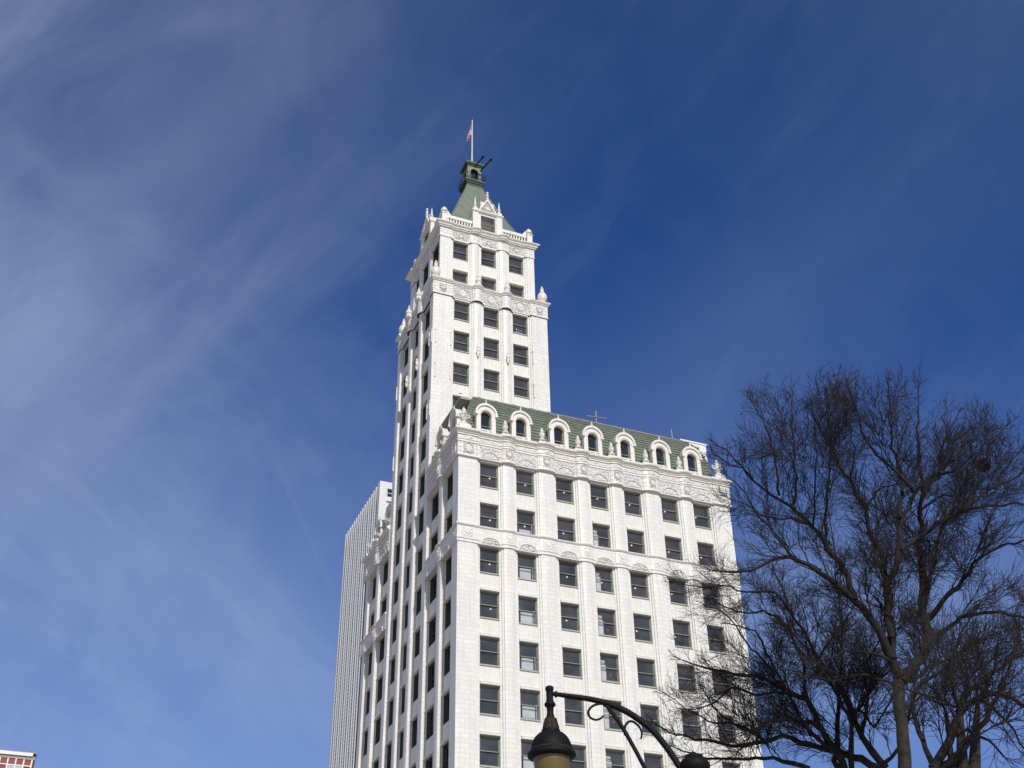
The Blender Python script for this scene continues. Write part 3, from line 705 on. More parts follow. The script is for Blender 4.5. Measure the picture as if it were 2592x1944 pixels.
for k in range(6):
    xc = (DX[k]+DX[k+1])/2; m = MB()
    pts = [(-.55, 54.70), (-.40, 54.86), (-.22, 54.98), (-.2, 55.05), (.2, 55.05), (.22, 54.98), (.40, 54.86), (.55, 54.70)]
    for d0, d1, fl in ((.14, .14, 0),): m.poly([FW.P(xc+1.9+u, .14, z) for u, z in pts]); 
    for (ua, za), (ub, zb) in zip(pts[:-1], pts[1:]): m.quad(FW.P(xc+1.9+ua, .14, za), FW.P(xc+1.9+ub, .14, zb), FW.P(xc+1.9+ub, -.45, zb), FW.P(xc+1.9+ua, -.45, za))
    m.build('pedestal', MT['trim'], SK)
    urn(xc, .0, 55.05, .84, False)
for x, y in ((-1.42, .15), (23.45, .15), (-1.45, 26.7)):
    m = MB(); m.box(x-.55, x+.55, y-.42, y+.42, 54.68, 54.98); m.box(x-.42, x+.42, y-.36, y+.36, 54.98, 55.15); m.build('pedestal', MT['trim'], SK); urn(x, y, 55.15, 1.15, True)
for y in (3.95, 19.5, 22.75): urn(-1.75, y, 54.72, .9, True)
# stair bulkhead behind the east end of the mansard
mb = MB(); mb.box(21.3, 24.02, 2.45, 6.8, 54.7, 59.86); mb.box(21.22, 24.1, 2.37, 6.88, 59.86, 60.0); mb.build('stair_bulkhead', MT['concrete'], SK)

# --- urns on the tower's setback
for (x, y) in ((-1.62, 8.28), (10.1, 8.28), (-1.6, 18.8)):
    mb = MB(); z = 77.13
    mb.lathe(x, y, [(.42, z), (.36, z+.15), (.26, z+.25), (.48, z+.65), (.52, z+1.0), (.46, z+1.25), (.30, z+1.40), (.36, z+1.5), (.22, z+1.62), (.16, z+2.0), (.20, z+2.08), (.08, z+2.3), (.02, z+2.5)], 12)
    mb.build('urn', MT['trim'], SK)
for F, faces in ((FT, ft_f[1:3]), (LT, lt_f[1:3])):
    for a, b in faces:
        x, y, _ = F.P((a+b)/2, .25, 0); mb = MB(); z = 77.12
        mb.lathe(x, y, [(.34, z), (.30, z+.2), (.24, z+.3), (.34, z+.5), (.30, z+.75), (.16, z+.82), (.14, z+1.1), (.18, z+1.2), (.07, z+1.35), (.02, z+1.6)], 10)
        mb.build('urn', MT['trim'], SK)

# --- parapet, balustrades, gabled dormers, spire, belfry
def post(x, y):
    mb = MB(); mb.box(x-.30, x+.30, y-.30, y+.30, 85.36, 86.75); mb.box(x-.36, x+.36, y-.36, y+.36, 86.75, 86.86)
    mb.lathe(x, y, [(.30, 86.86), (.20, 86.98), (.20, 87.06), (.36, 87.18), (.38, 87.38), (.28, 87.46), (.30, 87.54), (.18, 87.72), (.02, 87.84)], 12)
    mb.build('parapet_post', MT['trim'], SK)
CXT, CYT = 4.2, 13.6
for x, y in ((-.62, 9.03), (9.1, 9.03), (-.62, 18.1), (9.1, 18.1)): post(x, y)
def balustrade(F, u0, u1):
    mb = MB(); fbox(mb, F, u0, u1, -.42, -.14, 85.36, 85.72); fbox(mb, F, u0, u1, -.44, -.12, 86.34, 86.72)
    o = mb.build('balustrade', MT['trim'], SK); n = max(3, int((u1-u0)/.30))
    for k in range(n):
        u = u0+(k+.5)*(u1-u0)/n; m = MB(); fbox(m, F, u-.065, u+.065, -.36, -.20, 85.72, 86.34); m.build('baluster', MT['trim'], o)
def sloped_cap(F, u0, u1, s):
    mb = MB(); pts = [(u0, 85.4), (u1, 85.4), (u1, 86.8 if s > 0 else 87.0), (u0, 87.0 if s > 0 else 86.8)]
    return mb
for F, L_ in ((FU, 10.57), (LU, 9.72)):
    uc = (CXT+1.07) if F is FU else (18.45-CYT)
    balustrade(F, .76, uc-1.72); balustrade(F, uc+1.72, L_-.76)
    for s in (-1, 1):
        m = MB(); e = .76 if s < 0 else L_-.76
        pts = [(e, 86.75), (e, 87.3), (e-s*.12, 87.25), (e-s*.32, 86.95), (e-s*.45, 86.76)]
        m.poly([F.P(u, -.16, z) for u, z in pts]); m.poly([F.P(u, -.42, z) for u, z in pts][::-1])
        for (a, za), (b, zb) in zip(pts, pts[1:]+pts[:1]): m.quad(F.P(a, -.16, za), F.P(b, -.16, zb), F.P(b, -.42, zb), F.P(a, -.42, za))
        m.build('scroll_bracket', MT['trim'], SK)
def gable(F, uc):
    mb = MB(); z0 = 85.36
    for s in (-1, 1): fbox(mb, F, uc+s*1.36-.32, uc+s*1.36+.32, -.9, .06, z0, 88.05)
    w0, w1 = uc-.76, uc+.92
    fbox(mb, F, uc-1.04, w0, -.8, -.04, z0, 88.05); fbox(mb, F, w1, uc+1.04, -.8, -.04, z0, 88.05)
    fbox(mb, F, w0, w1, -.8, -.04, 87.78, 88.05); fbox(mb, F, w0, w1, -.8, -.04, z0, 85.6)
    fbox(mb, F, uc-1.72, uc+1.72, -3.2, -.9, z0, 88.0)
    fbox(mb, F, uc-1.74, uc+1.74, -1.0, .12, 88.05, 88.15); fbox(mb, F, uc-1.80, uc+1.80, -1.0, .20, 88.15, 88.28)
    tri = [(uc-1.12, 88.28), (uc+1.12, 88.28), (uc, 90.35)]; tin = [(uc-.86, 88.38), (uc+.86, 88.38), (uc, 90.02)]
    mb.poly([F.P(u, -.05, z) for u, z in tin]); mb.poly([F.P(u, -3.4, z) for u, z in tri][::-1])
    for k in range(3):
        a, b = tri[k], tri[(k+1) % 3]; c, d = tin[(k+1) % 3], tin[k]
        mb.quad(F.P(a[0], .10, a[1]), F.P(b[0], .10, b[1]), F.P(c[0], .10, c[1]), F.P(d[0], .10, d[1]))
        mb.quad(F.P(d[0], .10, d[1]), F.P(c[0], .10, c[1]), F.P(c[0], -.05, c[1]), F.P(d[0], -.05, d[1]))
        mb.quad(F.P(b[0], .10, b[1]), F.P(a[0], .10, a[1]), F.P(a[0], -3.4, a[1]), F.P(b[0], -3.4, b[1]))
    g = mb.build('gable', MT['trim'], SK)
    m = MB()
    def tr(u, z):
        lim = (90.0-z)/1.66*.86
        if abs(u-uc) > lim-.04: return -.08
        r = math.hypot(u-uc, z-88.95)
        if r < .26: return .09
        if r < .33: return .0
        if r < .40: return .08
        return scroll(u*1.7, z*1.7)*2
    relief(m, F, uc-.8, uc+.8, 88.40, 89.9, -.04, tr, .04); m.build('carving', MT['carved'], g)
    m = MB(); x, y, _ = F.P(uc, -.02, 0); m.lathe(x, y, [(.17, 90.25), (.15, 90.42), (.08, 90.50), (.17, 90.68), (.15, 90.82), (.08, 90.92), (.08, 91.06), (.15, 91.16), (.13, 91.28), (.02, 91.36)], 10); m.build('finial', MT['trim'], g)
    for s in (-1, 1):
        m = MB(); x, y, _ = F.P(uc+s*1.38, -.12, 0)
        m.box(x-.24, x+.24, y-.24, y+.24, 88.28, 88.62); m.lathe(x, y, [(.27, 88.62), (.26, 88.70), (.15, 88.85), (.13, 89.0), (.22, 89.12), (.20, 89.2), (.11, 89.32), (.08, 89.8), (.015, 90.35)], 10)
        m.build('pinnacle', MT['trim'], g)
    o = add_window(F, w0, w1, 87.78, -.25, 2.18)
    for kk in (0,):
        inside(o, 'louver', MT['metal'], [(.1, 1.6, .75, .78, .15+.2*q, .24+.2*q) for q in range(9)])
mb = MB(); mb.box(9.12, 9.40, 9.34, 17.8, 85.36, 87.05); mb.box(9.06, 9.46, 9.34, 17.8, 87.05, 87.2); mb.build('parapet', MT['trim'], SK)
gable(FU, CXT+1.07); gable(LU, 18.45-CYT)
SP = [(85.45, 4.45), (86.3, 4.22), (87.2, 3.92), (88.2, 3.55), (89.3, 3.12), (90.4, 2.72), (91.6, 2.30), (94.5, 1.28), (95.95, .84)]
mb = MB()
mb.grid([[(CXT-h, CYT-h, z), (CXT+h, CYT-h, z), (CXT+h, CYT+h, z), (CXT-h, CYT+h, z)] for z, h in SP], True)
for sx, sy in ((0, -1), (-1, 0), (1, 0), (0, 1)):
    for t in (-.75, -.45, -.15, .15, .45, .75):
        pts = [((CXT+t*h if sx == 0 else CXT+sx*h), (CYT+t*h if sy == 0 else CYT+sy*h), z) for z, h in SP]; mb.tube(pts, .028, 4)
for sx in (-1, 1):
    for sy in (-1, 1): mb.tube([(CXT+sx*h, CYT+sy*h, z) for z, h in SP], .05, 5)
mb.build('spire_roof', MT['copper'], SK)
mb = MB()
for z0, z1, h in ((95.85, 96.05, .96), (96.05, 96.2, 1.06), (96.2, 96.30, 1.12), (96.30, 96.5, 1.20)): mb.box(CXT-h, CXT+h, CYT-h, CYT+h, z0, z1)
for t in (-.6, -.2, .2, .6):
    for s in (-1, 1): mb.box(CXT+t-.09, CXT+t+.09, CYT+s*.90-.09, CYT+s*.90+.09, 95.55, 95.83); mb.box(CXT+s*.90-.09, CXT+s*.90+.09, CYT+t-.09, CYT+t+.09, 95.55, 95.83)
bel = mb.build('belfry', MT['belfry'], SK)
hB = .82
for F in (Fac(CXT-hB, CYT-hB, 1, 0), Fac(CXT-hB, CYT+hB, 0, -1), Fac(CXT+hB, CYT-hB, 0, 1), Fac(CXT+hB, CYT+hB, -1, 0)):
    mb = MB(); inn = arch(hB, .92, 96.5, 98.02, 14)
    out_ = [(hB-.46-.36+.002, 96.5)] + [(hB-.82+.002, 96.5+ (98.85-96.5)*min(1, (k+1)/4)) if k < 4 else (hB+.818, 98.85-(98.85-96.5)*max(0, (k-11)/4)) if k > 10 else (hB-.818+1.636*(k-4)/6, 98.85) for k in range(15)] + [(hB+.818, 96.5)]
    ringwall(mb, F, inn, out_, -.16, 0); fbox(mb, F, hB-.56, hB-.46, 0, .05, 96.5, 98.0); fbox(mb, F, hB+.46, hB+.56, 0, .05, 96.5, 98.0)
    mb.build('arched_wall', MT['copper'], bel)
mb = MB(); mb.box(CXT-.35, CXT+.35, CYT-.35, CYT+.35, 96.5, 98.9); mb.build('core', MT['dark'], bel)
mb = MB()
for z0, z1, h in ((98.85, 98.98, .90), (98.98, 99.10, .98), (99.10, 99.38, 1.08)): mb.box(CXT-h, CXT+h, CYT-h, CYT+h, z0, z1)
mb.grid([[(CXT-h, CYT-h, z), (CXT+h, CYT-h, z), (CXT+h, CYT+h, z), (CXT-h, CYT+h, z)] for z, h in ((99.38, 1.04), (99.75, .45), (99.95, .15), (100.1, .14))], True)
mb.build('roof', MT['belfry'], bel)
mb = MB(); h = 1.15
cs = [(CXT-h, CYT-h), (CXT+h, CYT-h), (CXT+h, CYT+h), (CXT-h, CYT+h)]
for (xa, ya), (xb, yb) in zip(cs, cs[1:]+cs[:1]):
    for z in (96.75, 97.5): mb.tube([(xa, ya, z), (xb, yb, z)], .022, 4)
    for k in range(13):
        t = k/12; x, y = xa+(xb-xa)*t, ya+(yb-ya)*t; ox, oy = (x-CXT)*.10, (y-CYT)*.10
        mb.tube([(x, y, 96.5), (x+ox, y+oy, 96.85), (x+ox, y+oy, 97.1), (x, y, 97.5)] + ([(x, y, 98.0)] if k == 0 else []), .016, 4)
mb.build('railing', MT['iron'], bel)
for p, q in (((4.10, 12.5, 98.45), (4.55, 11.3, 98.98)), ((4.78, 12.45, 98.0), (5.55, 11.4, 99.0))):
    mb = MB(); mb.tube([p, q], .085, 5); v = (Vector(q)-Vector(p)).normalized(); mb.tube([q, tuple(Vector(q)+v*.32)], [.11, .15], 8); mb.build('floodlight', MT['iron'], bel)
# --- things standing on the roofs
fp = MB(); fp.lathe(CXT, CYT, [(.10, 99.9), (.085, 102), (.06, 107.3)], 8)
pole = thing('flagpole', 'tall white flagpole with red ball rising from the belfry of the green spire', 'flagpole', (CXT, CYT, 99.9)); fp.build('pole', MT['polewhite'], pole)
fp = MB(); fp.lathe(CXT, CYT, [(.03, 107.3), (.10, 107.38), (.13, 107.5), (.10, 107.62), (.02, 107.72)], 10); fp.build('ball', MT['red'], pole)
mfr = principled('flag_red', (.50, .03, .05), .7); mfw = principled('flag_white', (.78, .76, .76), .7); mfb = principled('flag_blue', (.03, .04, .18), .7)
mb = MB(); ns, ntt = 22, 26; g = []
for i in range(ns+1):
    s_ = i/ns; row = []
    for j in range(ntt+1):
        t_ = j/ntt
        x = -.08-.30*s_-.24*abs(math.sin(s_*7.5))*(.35+.65*t_) - .14*s_*t_
        y = .16*math.sin(s_*15+t_*1.2)*(.3+.7*s_)
        z = 106.35 - t_*1.55 - 1.35*s_**1.1 + .05*math.sin(9*s_)
        row.append((CXT+x*1.0, CYT+y-.02, z))
    g.append(row)
for i in range(ns):
    for j in range(ntt):
        s_, t_ = (i+.5)/ns, (j+.5)/ntt; st = int(t_*13)
        mb.mi = 2 if (s_ < .4 and t_ < 7/13) else (0 if st % 2 == 0 else 1)
        if mb.mi == 2 and i % 2 == 1 and j % 2 == 1: mb.mi = 1
        mb.quad(g[i][j], g[i+1][j], g[i+1][j+1], g[i][j+1])
fl = mb.build('flag', [mfr, mfw, mfb]); tag(fl, 'limp American flag with red and white stripes drooping from the rooftop flagpole', 'flag')
mb = MB(); mb.tube([(12.75, 3.0, 59.5), (12.75, 3.0, 61.5)], .05, 6); mb.tube([(11.75, 3.0, 60.78), (13.75, 2.85, 60.86)], .055, 6); mb.box(12.6, 12.9, 2.85, 3.15, 59.49, 59.6)
tag(mb.build('antenna', MT['metal']), 'rusty cross-shaped aerial standing on the edge of the green mansard roof', 'antenna')
mb = MB(); mb.tube([(20.78, 3.0, 59.5), (20.74, 3.0, 61.3)], [.08, .04], 6); mb.box(20.65, 20.9, 2.88, 3.12, 59.49, 59.62)
tag(mb.build('vent_pipe', MT['metal']), 'thin rusty upright pipe on the mansard roof beside the stair bulkhead', 'pipe')
# ================================================================== ribbed office tower behind
OT = thing('office_tower', 'white ribbed office tower behind the terracotta skyscraper, its top stepping away to the left', 'office tower', (30, 99.5, 0))
mb = MB(); mb.box(16.33, 44, 89.2, 111.0, 0, 99.7); mb.box(16.2, 17.45, 88.9, 89.6, 0, 100.0); mb.box(17.45, 44, 88.9, 89.19, 98.75, 100.0)
for k in range(34): mb.box(17.45, 44, 88.9, 89.19, 96.45-3.4*k, 97.25-3.4*k)
mb.build('wall', MT['concrete_grey'], OT)
for k in range(16):
    y = 89.75+1.335*k
    if k == 0: y = 89.62
    mb = MB(); F_ = [(16.34, y), (16.2, y+.22), (16.2, y+.40), (16.34, y+.40)]
    for (xa, ya), (xb, yb) in zip(F_, F_[1:]+F_[:1]): mb.quad((xa, ya, 0), (xa, ya, 100.0), (xb, yb, 100.0), (xb, yb, 0))
    mb.poly([(x, yy, 100.0) for x, yy in F_][::-1]); mb.build('fin', MT['concrete'], OT)
for k in range(0, 15, 2):
    y0 = 89.75+1.335*k+.405; y1 = 89.75+1.335*(k+1)-.005
    mb = MB(); mb.mi = 0; mb.box(16.31, 16.335, y0, y1, 20, 97.6); mb.mi = 1
    for j in range(118): mb.box(16.25, 16.308, y0+.66, y1, 97.0-j*.64, 97.30-j*.64)
    mb.build('louvred_window_strip', [MT['darkglass'], MT['concrete']], OT)
for c in range(5):
    x0 = 17.52+c*1.9
    for r in range(14):
        mb = MB(); z = 94.95-3.4*r+2.35; 
        mb.mi = 0; mb.box(x0, x0+1.7, 89.02, 89.10, z, z+1.45); mb.mi = 1
        for x in (x0, x0+.82, x0+1.62): mb.box(x, x+.08, 88.96, 89.05, z, z+1.45)
        mb.box(x0+.08, x0+1.62, 88.97, 89.04, z+.6, z+.7); mb.build('window', [MT['darkglass'], MT['concrete_grey']], OT)
# ================================================================== red panelled building far left
RB = thing('panel_building', 'distant red panelled building with white roof edge peeking up at the lower left corner', 'building', (-45, 130, 0))
mb = MB(); mb.box(-66, -28.25, 125.1, 145, 0, 59.0); mb.build('wall', MT['red'], RB)
mb = MB(); mb.box(-66.2, -28.55, 124.75, 145.2, 59.5, 60.0); mb.mi = 1; mb.box(-66.1, -28.0, 124.9, 145.1, 60.0, 60.15); mb.box(-66.1, -28.1, 125.0, 145.1, 58.99, 59.5)
mb.build('roof_edge', [MT['concrete'], MT['metal']], RB)
mb = MB()
for k in range(32): x = -28.62-1.19*k; mb.box(x, x+.20, 124.88, 125.09, 0, 58.98)
for r in range(16):
    z = 57.9-3.3*r; mb.box(-66, -28.4, 124.93, 125.08, z, z+.16); mb.box(-66, -28.4, 124.93, 125.08, z-2.35, z-2.19)
mb.build('mullions', MT['concrete'], RB)
for k in range(28):
    if k % 4 in (1, 2):
        x = -28.62-1.19*(k+1)+.2
        for r in range(3):
            mb = MB(); z = 57.9-3.3*r; mb.box(x+.002, x+.988, 124.97, 125.09, z-2.18, z-.01); mb.build('window', MT['paleglass'], RB)
# ================================================================== ground
mb = MB(); mb.quad((-2500, -2500, 0), (2500, -2500, 0), (2500, 2500, 0), (-2500, 2500, 0))
g = mb.build('ground', MT['ground']); g['kind'] = 'structure'
# ================================================================== street lamp (near the camera)
def LP(a, h, b=0.0, D=9.6): v = Vector((CX, CY, 0)) + RH*a + FH*(D+b); return (v.x, v.y, h)
c0 = LP(1.41, 0)
SL = thing('street_lamp', 'black iron street lamp with scrolled arm and hanging amber glass lantern under a domed cap', 'street lamp', c0)
ax, ay, _ = LP(.268, 0)
mb = MB(); mb.lathe(c0[0], c0[1], [(.24, 0), (.24, .12), (.17, .22), (.15, .55), (.10, .65), (.075, 1.2), (.065, 4.1), (.085, 4.12), (.085, 4.17), (.06, 4.2), (.06, 4.26)], 14); mb.build('post', MT['iron'], SL, smooth=False)
mb = MB(); mb.lathe(c0[0], c0[1], [(.05, 4.26), (.085, 4.29), (.12, 4.335), (.125, 4.37), (.10, 4.41), (.075, 4.425), (.075, 4.445), (.03, 4.46), (.012, 4.475)], 18); mb.build('finial', MT['iron'], SL, smooth=True)
def smooth(pts, n=6):
    P = [Vector(p) for p in pts]; P = [2*P[0]-P[1]]+P+[2*P[-1]-P[-2]]; o = []
    for i in range(1, len(P)-2):
        for k in range(n):
            t = k/n; a, b, c, d = P[i-1], P[i], P[i+1], P[i+2]
            o.append(tuple(.5*((2*b)+(-a+c)*t+(2*a-5*b+4*c-d)*t*t+(-a+3*b-3*c+d)*t**3)))
    o.append(tuple(P[-2])); return o
arm = [(0.268, 4.98), (0.391, 4.96), (0.545, 4.936), (0.669, 4.908), (0.778, 4.872), (0.885, 4.821), (0.989, 4.749), (1.092, 4.659), (1.177, 4.548), (1.236, 4.453), (1.294, 4.346), (1.35, 4.22), (1.40, 4.10)]
mb = MB(); pp = smooth([LP(a, h) for a, h in arm]); mb.tube(pp, [.0175 + .009*min(1, k/24) for k in range(len(pp))], 12)
mb.tube([LP(.31, 4.972), LP(.33, 4.97)], .027, 12); mb.build('arm', MT['iron'], SL, smooth=True)
mb = MB(); pp = smooth([LP(a, h) for a, h in [(0.72, 4.888), (0.794, 4.782), (0.86, 4.67), (0.936, 4.516), (1.01, 4.354), (1.08, 4.20), (1.18, 4.05), (1.38, 3.92)]]); mb.tube(pp, .017, 10); mb.build('brace', MT['iron'], SL, smooth=True)
for sc_ in ([(0.735, 4.868), (0.700, 4.884), (0.653, 4.880), (0.608, 4.858), (0.580, 4.815), (0.594, 4.772), (0.636, 4.751), (0.676, 4.760), (0.704, 4.783)],
            [(0.872, 4.62), (0.869, 4.655), (0.878, 4.699), (0.907, 4.730), (0.940, 4.731), (0.975, 4.705), (1.000, 4.667), (1.006, 4.623), (0.996, 4.588)]):
    pp = smooth([LP(a, h) for a, h in sc_], 5); mb = MB(); mb.tube(pp, [.012-.004*k/len(pp) for k in range(len(pp))], 8); mb.build('scroll', MT['iron'], SL, smooth=True)
mb = MB()
mb.lathe(ax, ay, [(.012, 5.045), (.030, 5.036), (.035, 5.028), (.035, 5.010), (.030, 5.0), (.029, 4.93), (.031, 4.92), (.033, 4.905), (.044, 4.897), (.048, 4.885), (.044, 4.872), (.030, 4.862), (.027, 4.82), (.030, 4.80), (.036, 4.775)], 20)
mb.build('stem', MT['iron'], SL, smooth=True)
ln = bpy.data.objects.new('lantern', None); sc.collection.objects.link(ln); ln.location = (ax, ay, 4.5); ln.empty_display_size = .2; child(ln, SL)
mb = MB(); mb.lathe(ax, ay, [(.036, 4.775), (.050, 4.765), (.058, 4.72), (.062, 4.69), (.072, 4.675)], 20); mb.build('neck', MT['brass'], ln, smooth=True)
for k in range(6):
    t = k*math.pi/3+.3; m = MB(); m.tube([(ax+math.cos(t)*.047, ay+math.sin(t)*.047, 4.765), (ax+math.cos(t)*.059, ay+math.sin(t)*.059, 4.72), (ax+math.cos(t)*.070, ay+math.sin(t)*.070, 4.68)], .006, 5); m.build('rib', MT['iron'], ln)
mb = MB(); mb.lathe(ax, ay, [(.072, 4.675), (.078, 4.665), (.072, 4.655), (.080, 4.650), (.105, 4.638), (.130, 4.615), (.150, 4.585), (.163, 4.55), (.170, 4.515), (.170, 4.50), (.192, 4.485), (.197, 4.47), (.195, 4.455), (.180, 4.445), (.150, 4.44)], 40)
mb.build('cap', MT['iron'], ln, smooth=True)
mb = MB(); mb.lathe(ax, ay, [(.1705, 4.512), (.1735, 4.507), (.1735, 4.501), (.171, 4.498)], 40); mb.build('band', MT['brass'], ln, smooth=True)
t = math.atan2(CY-ay, CX-ax)+.12
mb = MB(); mb.box(-.02, .05, -.02, .012, 4.478, 4.512)
for i, v in enumerate(mb.v): mb.v[i] = (ax+math.cos(t)*(.175+v[1])-math.sin(t)*v[0], ay+math.sin(t)*(.175+v[1])+math.cos(t)*v[0], v[2])
mb.build('latch', MT['iron'], ln)
amber = principled('amber_lantern_glass', (.17, .115, .035), .35, noise=(9, (.11, .075, .025), .6))
mb = MB(); mb.lathe(ax, ay, [(.150, 4.455), (.149, 4.44), (.146, 4.40), (.138, 4.34), (.122, 4.27), (.095, 4.20), (.05, 4.14), (.015, 4.12)], 32); mb.build('glass', amber, ln, smooth=True)
mb = MB(); mb.lathe(ax, ay, [(.02, 4.13), (.03, 4.115), (.018, 4.09), (.004, 4.07)], 12); mb.build('drip', MT['iron'], ln, smooth=True)
# ================================================================== bare trees
TREE_A=[
 ([(11.57, 11.78), (11.69, 12.65), (11.77, 13.47), (11.84, 14.14), (11.93, 14.59)],0.2,0.17),
 ([(11.93, 14.59), (11.8, 15.46), (11.62, 16.0), (11.34, 16.67), (11.04, 17.23), (10.61, 17.73), (10.05, 18.25), (9.41, 18.65), (8.84, 18.75), (8.09, 18.48), (7.36, 18.27), (6.5, 18.35)],0.14,0.02),
 ([(11.04, 17.23), (10.87, 18.24), (10.51, 18.89), (10.36, 19.29), (10.07, 19.82), (9.76, 20.31), (9.48, 20.69), (8.86, 21.09), (8.3, 21.71), (7.69, 22.75), (7.29, 23.1)],0.09,0.02),
 ([(11.85, 15.17), (12.08, 16.96), (12.18, 17.89), (12.24, 18.58), (12.2, 18.99), (11.92, 19.52), (11.96, 20.54), (11.79, 20.92), (11.65, 21.65), (11.33, 22.22), (11.17, 23.02), (10.9, 23.85), (10.71, 24.57)],0.12,0.02),
 ([(11.93, 15.87), (12.17, 17.7), (12.56, 18.42), (12.88, 19.34), (13.06, 19.98), (13.4, 20.51), (13.82, 21.16), (14.49, 21.76), (15.31, 22.37), (16.23, 23.16), (16.89, 24.03)],0.1,0.02),
 ([(13.04, 20.14), (13.27, 20.95), (13.43, 21.61), (13.39, 22.92), (13.47, 24.1), (13.71, 25.62)],0.07,0.015),
 ([(11.99, 14.47), (12.55, 15.04), (13.14, 15.73), (13.13, 16.45), (13.3, 17.56), (13.5, 18.83), (13.59, 19.33), (13.81, 20.39), (14.08, 21.21), (14.11, 22.05), (14.29, 23.19), (14.56, 24.26), (14.81, 25.47)],0.15,0.015),
 ([(14.07, 21.15), (14.68, 21.75), (15.12, 22.89), (15.62, 23.76), (16.0, 24.35)],0.06,0.015),
 ([(13.21, 15.79), (13.94, 16.26), (14.58, 16.61), (15.47, 16.72), (16.33, 16.46), (17.26, 15.96)],0.08,0.02),
 ([(13.25, 16.51), (14.18, 17.36), (14.93, 18.1), (15.7, 18.82), (16.48, 19.12), (17.04, 19.26), (18.24, 19.51)],0.08,0.02),
 ([(12.86, 18.98), (13.73, 19.54), (14.83, 20.21), (15.66, 20.68), (16.53, 21.27), (17.71, 21.86), (18.81, 22.52)],0.07,0.02),
 ([(14.83, 20.21), (15.86, 20.52), (17.4, 20.65), (18.36, 20.85)],0.05,0.02),
 ([(13.16, 16.81), (14.1, 19.06), (14.46, 19.84), (14.93, 20.21), (15.37, 20.47), (15.87, 21.17), (16.34, 22.12), (16.85, 23.03), (17.52, 23.72)],0.06,0.012),
 ([(13.78, 21.16), (13.46, 21.78), (12.94, 22.41), (12.5, 23.23), (12.41, 24.12), (12.25, 25.52)],0.06,0.015),
 ([(10.43, 19.39), (10.74, 21.0), (10.97, 21.83), (11.23, 23.26), (11.44, 25.35)],0.045,0.012),
 ([(9.53, 20.75), (9.75, 21.57), (9.91, 23.28), (10.12, 25.07)],0.04,0.012),
 ([(9.06, 21.14), (9.18, 22.72), (8.99, 23.89), (8.71, 24.86)],0.04,0.012),
 ([(10.07, 19.82), (10.3, 21.01), (10.61, 22.69), (10.79, 24.45)],0.035,0.012),
 ([(11.65, 21.65), (12.0, 22.95), (11.92, 23.95), (12.06, 25.03)],0.035,0.012),
 ([(14.68, 21.75), (15.48, 22.02), (16.41, 22.86), (16.78, 23.38)],0.035,0.012),
 ([(8.3, 21.71), (7.97, 22.17), (7.55, 22.4), (7.28, 22.64)],0.03,0.012),
 ([(10.05, 18.25), (9.21, 18.91), (8.56, 19.96), (8.27, 20.34), (7.91, 21.27), (7.44, 21.9)],0.05,0.012),
 ([(11.77, 13.47), (12.62, 14.01), (13.36, 13.66), (14.13, 13.43), (14.8, 12.87)],0.05,0.015),
 ([(12.03, 14.36), (13.08, 14.92), (14.02, 15.36), (14.98, 15.88), (16.25, 16.16)],0.06,0.015),
 ([(11.87, 14.25), (11.24, 14.6), (10.54, 14.73), (9.84, 14.51), (9.14, 14.64)],0.05,0.015),
 ([(11.85, 15.17), (11.23, 15.41), (10.39, 15.43), (9.49, 15.1)],0.05,0.015),
 ([(13.81, 20.39), (14.5, 20.92), (15.25, 21.02), (16.08, 21.45)],0.04,0.012),
 ([(11.96, 20.54), (12.53, 21.24), (13.16, 21.5), (13.78, 22.17)],0.035,0.012),
 ([(9.99, 19.93), (9.36, 20.21), (8.59, 20.22), (7.94, 20.78), (7.35, 21.06)],0.04,0.012),
 ([(16.53, 21.27), (17.09, 21.99), (17.53, 22.55), (17.96, 22.83)],0.04,0.012),
]
